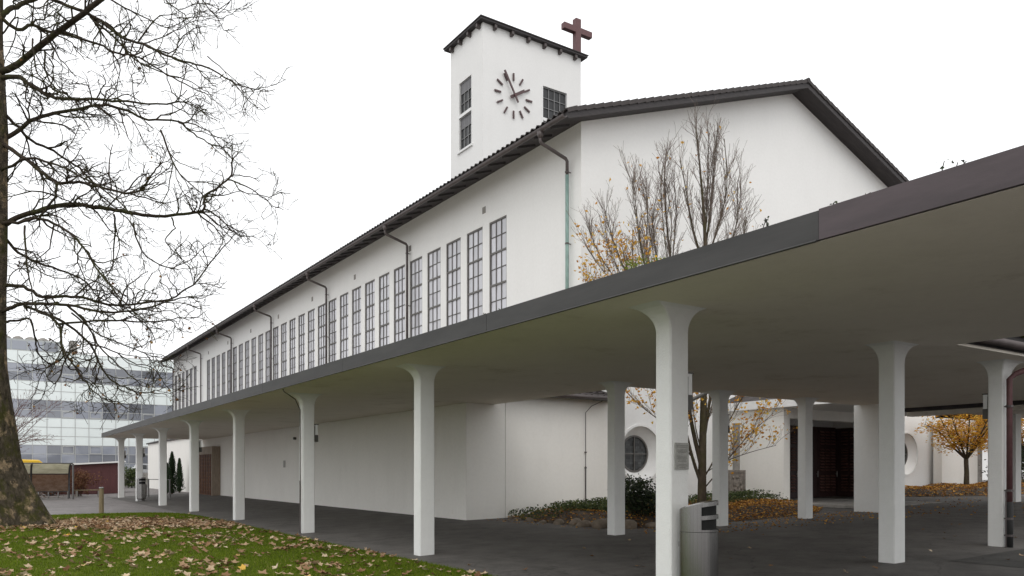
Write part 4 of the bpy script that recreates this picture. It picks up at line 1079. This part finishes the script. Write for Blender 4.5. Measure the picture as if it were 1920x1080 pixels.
small_tree(1812, 915, 35.0, 752, 88, 'dark stemmed small tree full of yellow leaves before the round window', 5, 8)
small_tree(1925, 925, 38.0, 740, 80, 'yellow leaved tree behind the brown downpipe at the right edge', 9, 7)

# ---- planting beds: mounds, litter, ground cover, shrubs, stones
def bed(name, pts, hgt, seedv, edge_w=.9):
    bm = bmesh.new(); f0 = bm.faces.new([bm.verts.new((x, y, 0)) for x, y in pts]); bmesh.ops.triangulate(bm, faces=[f0])
    for it in range(5):
        es = [e for e in bm.edges if e.calc_length() > .45]; bmesh.ops.subdivide_edges(bm, edges=es, cuts=1)
        bmesh.ops.triangulate(bm, faces=[q for q in bm.faces if len(q.verts) > 3])
    def hz(x, y):
        m_ = 9
        for i in range(len(pts)):
            a = Vector(pts[i]); b = Vector(pts[(i+1) % len(pts)]); p = Vector((x, y)); ab = b-a
            if len(pts[i]) and a in skip: continue
            t_ = max(0, min(1, (p-a).dot(ab)/ab.length_squared)); m_ = min(m_, (p-a-ab*t_).length)
        k_ = min(1, m_/edge_w)
        return gz(x) + .012 + hgt*(k_*k_*(3-2*k_))*(.8+.2*math.sin(x*1.7+seedv)*math.cos(y*1.3))
    skip = []
    for v in bm.verts: v.co.z = hz(v.co.x, v.co.y)
    me = bpy.data.meshes.new(name); bm.to_mesh(me); bm.free(); me.materials.append(M['soil'])
    for q in me.polygons: q.use_smooth = True
    tag(inst(name, me), kind='structure'); return hz
bedL = [(12.95,19.6),(12.75,18.2),(12.62,15.6),(12.75,14.7),(13.6,14.05),(15.6,13.92),(18.2,13.95),(20.5,14.3),(22.4,15.4),(22.95,17.4),(22.9,20.1),(17.1,20.1),(17.0,19.6)]
hL = bed('planting_bed', bedL, .3, 1.0)
bedR = [(31.0,20.1),(31.0,17.2),(33.5,15.4),(38,14.6),(46,14.4),(46,19.6),(37.8,19.6),(37.8,20.1)]
hR = bed('planting_bed', bedR, .32, 2.0)
def scatter(name, poly, hfun, n_, size, mat, label, cat, rng, keep=lambda x, y: True, lift=.02, flat=True, hvar=.0):
    mb = MB(); xs_ = [p[0] for p in poly]; ys_ = [p[1] for p in poly]; c_ = 0; tries = 0
    while c_ < n_ and tries < n_*30:
        tries += 1
        x, y = rng.uniform(min(xs_), max(xs_)), rng.uniform(min(ys_), max(ys_))
        if not in_poly(x, y, poly) or not keep(x, y): continue
        leaf_quad(mb, Vector((x, y, hfun(x, y) + lift + rng.random()*hvar)), rng.uniform(*size), rng, .35, flat=flat, asp=.7); c_ += 1
    return tag(mb.build(name, mat), label, cat, kind='stuff')
rl_ = random.Random(31)
scatter('leaf_litter', bedL, hL, 10000, (.05,.1), 'leaf_litter', 'orange brown leaf litter covering the courtyard bed', 'leaf litter', rl_, lambda x, y: x > 15 or rl_.random() < .45, hvar=.03)
scatter('leaf_litter', bedR, hR, 9000, (.06,.12), 'leaf_litter', 'orange leaf litter on the mound before the right round window', 'leaf litter', rl_, hvar=.04)
scatter('ground_cover', bedL, hL, 5500, (.05,.09), 'leaf_cover', 'low green ground cover in the courtyard bed', 'ground cover', rl_, lambda x, y: (x < 15.2 and y > 15.3 and (x > 13.5 or y > 17) and math.sin(x*3.1)*math.cos(y*2.7) > -.55) or (x > 15.2 and y > 16.6 and rl_.random() < .6), lift=.03, flat=False, hvar=.2)
lk = [(12.8,13.9),(22.6,13.3),(22.6,15.6),(18,14.6),(13,14.6)]
scatter('leaf_drift', [(12.0,12.0),(22.6,11.5),(22.6,14.3),(12.3,14.0),(11.9,19.6),(12.7,19.5),(12.4,13)], lambda x, y: gz(x), 650, (.045,.09), 'leaf_litter', 'fallen orange leaves drifted along the bed edge', 'leaf litter', rl_, lambda x, y: rl_.random() < (.25 + .75*max(0, (y-11.5)/2.4) if x > 12.9 else .5), lift=.014)
scatter('leaf_drift', [(22,6),(34,6),(34,15.4),(31.8,17),(22.6,14)], lambda x, y: gz(x), 500, (.05,.1), 'leaf_litter', 'scattered yellow leaves on the plaza before the porch', 'leaf litter', rl_, lift=.014)
def shrub(name, label, cat, cx_, cy_, z0, rx, ry, h_, n_, size, mat, seed, group=None, tip=0, asp=.45, stems=8):
    rg_ = random.Random(seed); o = empty(name, label, cat, group, loc=(cx_, cy_, z0)); st_ = MB()
    for k in range(stems):
        a = rg_.uniform(0, 6.28); q = rg_.uniform(.3, .85)
        st_.tube(wander(Vector((.15*rx*math.cos(a), .15*ry*math.sin(a), -.05)), Vector((q*rx*math.cos(a), q*ry*math.sin(a), h_*.8)), h_*.85, 5, .12, .03, rg_), [.016,.014,.012,.01,.008,.005], 4)
    st_.build('stems', 'bark_twig', o)
    lf = MB(); cl_ = [(rg_.gauss(0,.45), rg_.gauss(0,.45), rg_.uniform(.15,.95)) for _ in range(26)]
    for k in range(n_):
        a_, b_, c_ = rg_.choice(cl_); s_ = 1 - tip*c_
        p = Vector(((a_*s_ + rg_.gauss(0,.2)*s_)*rx, (b_*s_ + rg_.gauss(0,.2)*s_)*ry, (c_ + rg_.gauss(0,.09))*h_))
        if p.z < .02: p.z = abs(p.z) + .02
        leaf_quad(lf, p, rg_.uniform(*size), rg_, .3, asp=asp)
    lf.build('foliage', mat, o)['kind'] = 'stuff'; return o
sp = ond(1178, 985, 19.9)
shrub('evergreen_shrub', 'dark evergreen shrub between the two inner columns', 'shrub', 14.1, 15.0, hL(14.1,15.0)-.02, .95, .7, .95, 2600, (.06,.13), 'leaf_dark', 2)
shrub('evergreen_shrub', 'low spreading shrub before the white wing wall', 'shrub', 14.3, 16.9, hL(14.3,16.9)-.02, .8, .8, .42, 1100, (.05,.11), 'leaf_cover', 3)
shrub('evergreen_shrub', 'low green shrub at the foot of the carved panel', 'shrub', 20.6, 17.3, hL(20.6,17.3)-.02, 1.3, .7, .32, 1400, (.05,.1), 'leaf_cover', 6)
bs = [(12.72,18.6,.13),(12.66,17.9,.16),(12.6,17.2,.12),(12.7,16.6,.2),(12.85,16.1,.26),(12.7,15.55,.24),(12.78,15.0,.34),(13.1,14.4,.3),(13.7,14.1,.22),(12.9,19.2,.12),(14.4,13.98,.2)]
sz_lab = ['pale small stone at the bed edge, second from the wing wall', 'flat stone at the bed edge, third from the wing wall', 'small stone at the bed edge before the row of bigger ones', 'round grey stone left of the big boulders at the bed edge', 'pale rounded boulder at the bed edge beside the dark shrub', 'second pale boulder at the bed edge beside the inner column', 'largest brown boulder at the bed edge, half behind the inner column', 'brown boulder at the bed corner behind the inner column', 'stone under the dark evergreen shrub', 'small stone touching the wing wall foot', 'farthest right stone under the dark evergreen shrub']
for (x, y, r_), lb in zip(bs, sz_lab):
    r_ *= .78
    bm = bmesh.new(); bmesh.ops.create_icosphere(bm, subdivisions=2, radius=1)
    rg_ = random.Random(int(x*100+y*7)); a1, a2, a3 = (rg_.uniform(0,6) for _ in range(3))
    for v in bm.verts:
        c = v.co; k_ = 1 + .14*math.sin(3*c.x+a1)*math.cos(2.5*c.y+a2) + .1*math.sin(4*c.z+a3); v.co = Vector((c.x*r_*1.25*k_, c.y*r_*k_, c.z*r_*.75*k_))
    me = bpy.data.meshes.new('boulder'); bm.to_mesh(me); bm.free(); me.materials.append(M['boulder_mat'])
    for q in me.polygons: q.use_smooth = True
    o = inst('boulder', me, None, (x, y, gz(x)+r_*.18), (0,0,rg_.uniform(0,3))); tag(o, lb, 'boulder', 'stones edging the courtyard bed')
# ---- cypresses
def cypress(x, y, h_, r_, label, seed):
    rg_ = random.Random(seed); o = empty('cypress', label, 'conifer', 'small cypresses by the far wall', loc=(x, y, gz(x)))
    MB().tube([(0,0,-.05),(0,0,h_*.5),(0,0,h_*.95)], [.06,.045,.008], 6).build('trunk', 'bark_young', o)
    lf = MB()
    for k in range(2600):
        t_ = rg_.random()**.8; a = rg_.uniform(0,6.283); rr = r_*(1-t_)**.6*(.55+.45*math.sin(t_*9+a*3)**2)*rg_.uniform(.45,1.05)*min(1, .5+t_*6)
        p = Vector((rr*math.cos(a), rr*math.sin(a), h_*t_*.98+.06)); s_ = rg_.uniform(.07,.16)
        up = Vector((.35*math.cos(a)+rg_.gauss(0,.2), .35*math.sin(a)+rg_.gauss(0,.2), 1)).normalized(); sd_ = up.cross(Vector((math.cos(a), math.sin(a), rg_.gauss(0,.4)))).normalized()
        lf.add([p - sd_*s_*.25, p + sd_*s_*.25, p + up*s_], [(0,1,2)])
    lf.build('foliage', 'leaf_conifer', o)['kind'] = 'stuff'
c1 = ond(322.5, 926, 50.5); c2 = ond(336.5, 923, 53.0); c3 = ond(313, 927, 51.5)
cypress(c1.x, c1.y, 2.62, .5, 'tallest dark cypress at the far white wall', 1)
cypress(c2.x, c2.y, 2.2, .36, 'slim cypress nearest the timber portal', 2)
cypress(c3.x, c3.y, 1.9, .38, 'short cypress half hidden by a column', 3)
# ---- weeds on the walkway roof
wd = [(943,590,.16),(905,598,.22),(1010,556,.1),(1042,546,.14),(1436,422,.3),(1575,386,.18),(1640,362,.2),(1772,325,.3)]
wl = ['dark sprig on the walkway roof under the nearest tall window', 'leafy weed on the walkway roof before the second tall window', 'tiny sprig on the walkway roof left of the green pipe', 'small weed on the walkway roof beside the green pipe', 'bushy weed on the walkway roof before the bare crown', 'lone sprig on the walkway roof above the colour change', 'small weed on the walkway roof under the gable eave', 'tall weed on the walkway roof against the white sky']
for (u_, v_, h_), lb in zip(wd, wl):
    p = onx(u_, v_, 6.25); rg_ = random.Random(u_); o = empty('roof_weed', lb, 'weed', 'weeds on the walkway roof', loc=(6.25, p.y, ZT+.03))
    st_ = MB(); lf = MB()
    for k in range(3):
        P = wander(Vector((0, rg_.uniform(-.05,.05), 0)), Vector((0, rg_.gauss(0,.3), 1)), h_*.7*rg_.uniform(.6,1.1), 3, .2, 0, rg_); st_.tube(P, [.007,.006,.005,.004], 3)
        for q in P[1:]:
            for _ in range(2): leaf_quad(lf, q + Vector((rg_.gauss(0,.02), rg_.gauss(0,.02), 0)), rg_.uniform(.03,.055), rg_, .3, asp=.5)
    st_.build('stem', 'bark_twig', o); lf.build('leaves', 'leaf_dark', o)
# ---- fallen leaves on lawn and path
def leaf_mesh(seed):
    rg_ = random.Random(seed); mb = MB(); K = 10; s_ = 1.0
    cup = rg_.uniform(.12,.4); tw2 = rg_.uniform(-.5,.5)
    rim = []
    for k in range(K):
        a = 2*math.pi*k/K; r_ = (.55 if k % 2 == 0 else .33)*rg_.uniform(.8,1.15)
        x, y = r_*math.cos(a), r_*.78*math.sin(a); rim.append((x, y, cup*(y*y*3.2 + x*x*.6) + tw2*x*y*.8 + rg_.uniform(0,.06)))
    mb.add([(0,0,.02)] + rim, [(0, 1+k, 1+(k+1) % K) for k in range(K)])
    return mb
lms = [leaf_mesh(s_) for s_ in range(12)]; lmesh = [m_.mesh('fallen_leaf', 'leaf_beige') for m_ in lms]
rfl = random.Random(77); spots = []
tx_, ty_ = bt.location.x, bt.location.y
def leaf_density(x, y):
    # under the crown, thickest on the far side of the trunk where the wind has left a drift
    d_ = math.hypot(x - 2.5, (y - 24.3)*1.55); band = math.exp(-(d_/3.6)**4)
    cl_ = .5 + .5*math.sin(x*2.3 + 1.4*math.sin(y*1.1))*math.cos(y*1.9 + 1.2*math.sin(x*.9))
    far = 1 if y < 27.6 + .15*x else .02
    return (band*.8 + .2*cl_**2.2 + .02)*far
while len(spots) < 4600:
    x = rfl.uniform(-5.5, 6.35); y = rfl.uniform(9.5, 31)
    if not visible(x, y, 1.05) or not in_poly(x, y) or rfl.random() > leaf_density(x, y): continue
    if math.hypot(x-tx_, y-ty_) < 1.35: continue
    spots.append((x*FX+y*FY, x, y))
spots.sort(); st_ = MB()
for i, (d_, x, y) in enumerate(spots):
    z = lawn_z(x, y) + .03; s_ = rfl.uniform(.075, .17); a = rfl.uniform(0, 6.283); tlx, tly = rfl.gauss(0,.3), rfl.gauss(0,.3); k = rfl.randrange(12)
    if i < 280:
        o = inst('fallen_leaf', lmesh[k], None, (x, y, z), (tlx, tly, a), (s_,)*3)
        tag(o, 'curled beige fallen leaf lying on the near lawn', 'leaf', 'fallen leaves on the near lawn')
    else:
        m_ = Matrix.Translation((x,y,z)) @ Matrix.Rotation(a,4,'Z') @ Matrix.Rotation(tly,4,'Y') @ Matrix.Rotation(tlx,4,'X') @ Matrix.Scale(s_,4)
        st_.add([m_ @ Vector(v) for v in lms[k].v], lms[k].f)
tag(st_.build('fallen_leaves', 'leaf_beige'), 'drift of beige fallen leaves spread over the lawn under the bare tree', 'leaves', kind='stuff')
pl_ = [(880,1062),(1208,1066),(1110,1045),(1195,1064),(985,1070),(1050,1035),(1180,1015),(1445,1063),(1430,1005),(1415,1000),(1370,1050),(1095,1030),(1405,1030),(1640,1067),(1585,1075),(1620,1048),(1770,1000),(1800,985),(1790,1008),(1745,1035),(1905,1010),(1915,1044),(1890,1052),(1730,995),(1770,1012),(1700,965),(1785,985)]
for i, (u_, v_) in enumerate(pl_):
    z = 0
    for _ in range(20):
        r = ray(u_, v_); t_ = (z-EYE)/r[2]; p = Vector((r[0]*t_, r[1]*t_, z)); z = gz(p.x)
    o = inst('fallen_leaf', lmesh[i % 12], None, (p.x, p.y, z+.022), (rfl.gauss(0,.2), rfl.gauss(0,.2), rfl.uniform(0,6.28)), (rfl.uniform(.07,.12),)*3)
    tag(o, 'single dry leaf lying on the dark asphalt under the walkway', 'leaf', 'single leaves on the walkway asphalt')

# ================================================================ BACKGROUND
# ---- glass office block
YB = 100.0
ob = empty('office_block', 'long office block with bands of dark windows and pale glass panels', 'building', loc=(10, YB, 0))
def bx(u_, v_): return ony(u_, v_, YB)
rowz = [bx(100, v_).z for v_ in (640,661,684.5,700,716,733.5,750.7,769.6,783.7,801,817.7,834.7,851.4,868.7,890)]
rowz[-1] = 0.15
kind = ['W','S','G','G','S','S','G','G','S','S','S','G','G','G']
mod = 1.357; X0 = bx(105/3.176, 800).x; cols_ = range(-4, 13)
pan = {}
def pm_(h, mat): 
    key = (round(h,3), mat)
    if key not in pan: pan[key] = MB().box(-mod/2+.03, mod/2-.03, 0, .05, .03, h-.03).mesh('panel', mat)
    return pan[key]
part(MB().box(X0-5*mod-8, X0+13*mod+14, YB+.06, YB+14, 0, rowz[1]), 'core', 'bg_grey', ob)
for i in range(1, len(rowz)-1):
    h = rowz[i]-rowz[i+1]
    for c in cols_:
        mat = 'spandrel' if kind[i] == 'S' else 'office_glass'
        inst('wall_panel' if mat == 'spandrel' else 'pane', pm_(h, mat), ob, (X0+mod*(c+.5)-10, 0, rowz[i+1]), (random.gauss(0,.004), 0, random.gauss(0,.006)))
for c in range(-4, 14):
    xx = X0+mod*c
    part(MB().box(xx-.028, xx+.028, YB-.04, YB+.058, .1, rowz[1]+.05), 'mullion', 'mullion', ob)
for z in rowz[1:-1]:
    part(MB().box(X0-4*mod, X0+13*mod, YB-.022, YB+.056, z-.028, z+.028), 'transom', 'mullion', ob)
for a, b in ((-8.0-5*mod, -4*mod), (13*mod, 13*mod+14)):
    for i in range(1, len(rowz)-1):
        part(MB().box(X0+a, X0+b, YB, YB+.05, rowz[i+1]+.01, rowz[i]-.01), 'band', 'spandrel' if kind[i] == 'S' else 'office_glass', ob)
for k in range(3):   # small opening lights in the window bands
    for c in (3, 5, 7, 9):
        i = (2, 6, 11)[k]; zz = rowz[i+2] if k < 2 else rowz[i+1]
        f_ = MB(); xx = X0+mod*c; hh_ = (rowz[i+1]-rowz[i+2]) if k < 2 else (rowz[i]-rowz[i+1])
        f_.box(xx+.1, xx+mod-.1, YB-.05, YB-.015, zz+.06, zz+.14).box(xx+.1, xx+mod-.1, YB-.05, YB-.015, zz+hh_-.14, zz+hh_-.06).box(xx+.1, xx+.17, YB-.05, YB-.015, zz+.14, zz+hh_-.14).box(xx+mod-.17, xx+mod-.1, YB-.05, YB-.015, zz+.14, zz+hh_-.14)
        part(f_, 'opening_light', 'mullion', ob)
# set-back roof storey, railing, plant
pa, pb = bx(-40, 650).x, bx(115, 650).x
part(MB().box(pa-14, pb, YB+2, YB+10, rowz[1], rowz[1]+1.5), 'roof_storey', 'bg_grey', ob)
for k in range(9):
    xx = pb - .2 - k*1.5; part(MB().box(xx-1.35, xx, YB+1.97, YB+1.998, rowz[1]+.35, rowz[1]+1.3), 'roof_pane', 'office_glass', ob)
part(MB().box(bx(134,650).x, bx(148,650).x, YB+2, YB+3.2, rowz[1], rowz[1]+1.75), 'chimney', 'concrete', ob)
for k in range(4):
    xx = bx(12+k*24, 650).x; part(MB().tube([(xx, YB+3, rowz[1]+1.5), (xx, YB+3, rowz[1]+1.75), (xx, YB+3, rowz[1]+1.95)], [.55,.5,.15], 10), 'skylight_dome', 'concrete', ob)

# ---- red shed
s0 = ond(126, 926, 55.2); s1 = Vector((8.6, s0.y, 0)); sy = 61.2
rs = empty('red_shed', 'low dark red timber shed with pale sloping roof edge', 'shed', loc=(6.6, sy, 0))
x0, x1 = 4.2, 8.3; zl, zr = 1.95, 2.2
part(MB().prism([(x0,0),(x1,.02),(x1,zr),(x0,zl)], 'y', sy, sy+4), 'shed_wall', 'red_shed_mat', rs, fix=True)
for k in range(27):
    xx = x0 + .02 + k*.152
    part(MB().box(xx, xx+.142, sy-.018, sy-.001, .06, zl+(zr-zl)*(xx-x0)/(x1-x0)-.02), 'board', 'red_shed_mat', rs)
part(MB().prism([(x0-.15,zl-.01),(x1+.15,zr+.01),(x1+.15,zr+.11),(x0-.15,zl+.09)], 'y', sy-.25, sy+4.2), 'shed_roof', 'white_paint', rs, fix=True)
# ---- bike shelter with curved translucent sheets
bsx0, bsx1, bsy = onx(41, 900, 1.7).x, 4.3, 51.2
sb = empty('bike_shelter', 'bicycle shelter with curved weathered translucent sheets beside the shed', 'bike shelter', loc=(3.0, bsy, 0))
xa, xb = .5, 4.3
ribs = [xa, (xa+xb)/2, xb]
prof_ = [(bsy+1.5,.38),(bsy+1.52,.75),(bsy+1.5,1.1),(bsy+1.42,1.42),(bsy+1.2,1.74),(bsy+.85,1.94),(bsy+.35,2.02),(bsy-.3,2.03)]
for xx in ribs:
    part(MB().tube([(xx, bsy+1.5, 0)] + [(xx, p[0]-.03, p[1]) for p in prof_], .05, 7), 'rib', 'shelter_steel', sb)
for xx in (xb, xa): part(MB().tube([(xx+.06, bsy-.2, 0), (xx+.06, bsy-.2, 2.0)], .05, 8), 'post', 'steel_dark', sb)
for i in range(2):
    a, b = ribs[i]+.05, ribs[i+1]-.05
    for lo_, hi_ in ((0, 3), (3, 7)):
        m_ = MB(); pr = prof_[lo_:hi_+1]
        m_.add([(a, p[0]-(.01 if lo_ else 0), p[1]) for p in pr] + [(b, p[0]-(.01 if lo_ else 0), p[1]) for p in pr], [(k, k+1, len(pr)+k+1, len(pr)+k) for k in range(len(pr)-1)])
        o = part(m_, 'sheet', 'shelter_plastic' if lo_ else 'shelter_hedge_tint', sb); md = o.modifiers.new('solid', 'SOLIDIFY'); md.thickness = .012
part(MB().tube([(xa, bsy+1.38, 1.42), (xb, bsy+1.38, 1.42)], .03, 6), 'purlin', 'shelter_steel', sb)
part(MB().tube([(xa, bsy+1.46, .4), (xb, bsy+1.46, .4)], .03, 6), 'purlin', 'shelter_steel', sb)
part(MB().tube([(xa, bsy-.3, 2.03), (xb, bsy-.3, 2.03)], .03, 6), 'purlin', 'shelter_steel', sb)
part(MB().box(xa, xb-.5, bsy-.45, bsy-.33, 0, .07), 'kerb', 'kerb_stone', sb)
for k in range(8):
    xx = xa+.3+k*.48; part(MB().tube([(xx, bsy+.2, 0), (xx, bsy+.2, .42), (xx, bsy+.75, .42), (xx, bsy+.75, 0)], .018, 5), 'bike_rack', 'steel', sb)
# clipped beech hedge behind and beside the shelter
shrub('beech_hedge', 'russet clipped hedge behind the bicycle shelter', 'hedge', 2.4, bsy+3.2, 0, 2.6, .5, 1.55, 5200, (.06,.12), 'hedge_leaf', 41, asp=.7, stems=16)
shrub('beech_hedge', 'russet hedge stub between shelter and red shed', 'hedge', 5.15, bsy+5.2, 0, .55, .45, 1.5, 2200, (.06,.12), 'hedge_leaf', 42, asp=.7)
pb_ = empty('park_bench', 'low dark wooden bench by the red shed', 'bench', loc=(5.45, 54.5, 0))
MB().box(-.75,.75,-.22,-.02,.4,.46).build('seat_plank', 'post_wood', pb_); MB().box(-.75,.75,.02,.22,.4,.46).build('seat_plank', 'post_wood', pb_)
for q in (-.6,.6): MB().box(q-.05,q+.05,-.2,.2,0,.398).build('leg', 'concrete', pb_)
# ---- yellow van behind the shelter
vn = empty('yellow_van', 'yellow delivery van roof showing above the bicycle shelter', 'van', loc=(2.2, 59, 0))
bd_ = MB(); K = 12
pf = [(-2.4,.45),(2.3,.45),(2.35,1.0),(1.75,1.25),(1.1,2.1),(.9,2.3),(-2.3,2.38),(-2.42,2.2)]
bd_.prism(pf, 'y', -.9, .9); bd_.build('body', 'yellow_paint', vn, bevel=.08, fix=True)
for xq in (-1.5, 1.5):
    for yq in (-.9, .9):
        w_ = MB().tube([(xq, yq-.1, .34), (xq, yq+.1, .34)], .34, 20).build('wheel', 'rubber', vn); MB().tube([(xq, yq-.115 if yq < 0 else yq+.101, .34), (xq, yq-.101 if yq < 0 else yq+.115, .34)], .2, 14).build('rim', 'steel', w_)
MB().prism([(1.72,1.32),(1.2,2.0),(.2,2.0),(.2,1.32)], 'y', -.915, -.903).build('side_window', 'car_glass', vn, fix=True)
MB().prism([(1.80,1.27),(1.83,1.29),(1.2,2.1),(1.17,2.08)], 'y', -.75, .75).build('windscreen', 'car_glass', vn, fix=True)
for yq in (-.7, .7): MB().box(2.33, 2.38, yq-.12, yq+.12, .75, .92).build('headlight', 'white_paint', vn)
# ---- low concrete wall, parked silver car, bushes behind the columns
wl_ = ond(278, 911, 76); lw = tag(MB().box(-6,7,-.15,.15,-.1,1.22).build('retaining_wall', 'concrete', loc=(wl_.x+1.5, wl_.y, gz(wl_.x))), 'low stained concrete wall below the parked silver car', 'wall')
tag(MB().box(wl_.x-5, wl_.x+9, wl_.y+.16, wl_.y+9, -.1, .78).build('parking_deck', 'asphalt_road'), kind='structure')
cx_, cy_ = wl_.x+.4, wl_.y+1.6
cv = empty('parked_car', 'silver parked car above the low concrete wall', 'car', loc=(cx_, cy_, .79))
prof_c = [(-2.1,.3),(2.05,.3),(2.12,.62),(1.9,.8),(1.0,.93),(.35,1.42),(-1.1,1.46),(-1.75,1.0),(-2.1,.9)]
MB().prism(prof_c, 'y', -.85, .85).build('body', 'car_paint', cv, bevel=.07, fix=True)
MB().prism([(.86,.97),(.3,1.36),(-.35,1.39),(-.35,.97)], 'y', -.862, -.851).build('side_window', 'car_glass', cv, fix=True)
MB().prism([(-.42,.97),(-.42,1.39),(-1.05,1.4),(-1.5,1.02)], 'y', -.862, -.851).build('side_window', 'car_glass', cv, fix=True)
MB().prism([(.95,.95),(.99,.96),(.40,1.41),(.36,1.39)], 'y', -.72, .72).build('windscreen', 'car_glass', cv, fix=True)
for xq in (-1.3, 1.3):
    for yq in (-.8, .8):
        w_ = MB().tube([(xq, yq-.1, .31), (xq, yq+.1, .31)], .31, 20).build('wheel', 'rubber', cv); MB().tube([(xq, yq-.115 if yq < 0 else yq+.101, .31), (xq, yq-.101 if yq < 0 else yq+.115, .31)], .19, 14).build('rim', 'steel', w_)
for yq in (-.6, .6): MB().box(2.06, 2.12, yq-.16, yq+.16, .62, .75).build('headlight', 'white_paint', cv)
b1 = ond(241, 914, 68); shrub('garden_bush', 'dull green bush between the two farthest columns', 'bush', b1.x, b1.y, gz(b1.x), 1.2, 1.0, 1.75, 2600, (.1,.2), 'leaf_cover', 51)
# ---- reddish bare bush behind the trunk
rb0 = ond(-8, 930, 37); rb0.z = 0; rbt = empty('reddish_tree', 'slight reddish bare tree reaching out behind the big trunk', 'tree', loc=rb0)
tm_ = MB(); tm_.tube([(0,0,-.05),(0,0,1.2),(.05,0,2.6)], [.1,.08,.06], 8); tm_.build('trunk', 'bark_red', rbt)
tw2 = MB(); tp = []; rg_ = random.Random(17)
for k in range(16):
    u1 = rg_.uniform(20, 125); v1 = rg_.uniform(730, 830); e_ = ond(u1, v1, 37+rg_.uniform(-1,1)) - rb0; s_ = Vector((0,0,rg_.uniform(1.5,2.6)))
    P = smooth_line([s_, s_.lerp(e_, .5) + Vector((0,0,.25)), e_], 5); tw2.tube(P, [.028-.022*i/(len(P)-1) for i in range(len(P))], 4)
    twigs(tw2, P, .02, .008, 0, rg_, [dict(den=3.2, len=.7, fwd=.9, out=.6, rad=.012, min=.006, seg=4, wig=.15, n=3, **{'from': .3}), dict(den=4, len=.3, fwd=.8, out=.6, rad=.008, min=.005, seg=3, wig=.15, n=3)], tp)
tw2.build('twigs', 'bark_red', rbt)['kind'] = 'stuff'
lf = MB()
for p, l in tp:
    if rg_.random() < .12: leaf_quad(lf, p, rg_.uniform(.06,.1), rg_)
lf.build('leaves', 'hedge_leaf', rbt)['kind'] = 'stuff'
# ---- houses and greenery closing the view on the far right
hb = empty('white_house', 'plain white house wall seen past the right pier', 'house', loc=(60, 34, 0))
part(MB().box(50, 75, 34, 44, 0, 5), 'house_wall', 'plaster', hb)
part(MB().prism([(33.4,4.9),(39,8),(44.6,4.9)], 'x', 49.5, 75.5), 'roof', 'roof_tile_mat', hb)
for k in range(4): 
    w_ = part(MB().box(52+k*5, 53.4+k*5, 33.93, 33.99, 1.4, 3), 'window', 'white_paint', hb)
    q = MB().box(52.1+k*5, 53.3+k*5, 33.9, 33.928, 1.5, 2.9); q.v = [(x-60, y-34, z) for x, y, z in q.v]; q.build('pane', 'office_glass', w_)
shrub('garden_bush', 'dark bush beyond the right pier', 'bush', 41.5, 17.6, .75, 1.4, 1.1, 2.0, 2600, (.08,.16), 'leaf_dark', 61)
shrub('garden_bush', 'tall loose hedge far behind the right pier', 'bush', 47.5, 18.5, .6, 1.6, 2.2, 2.4, 3600, (.08,.16), 'leaf_cover', 62)
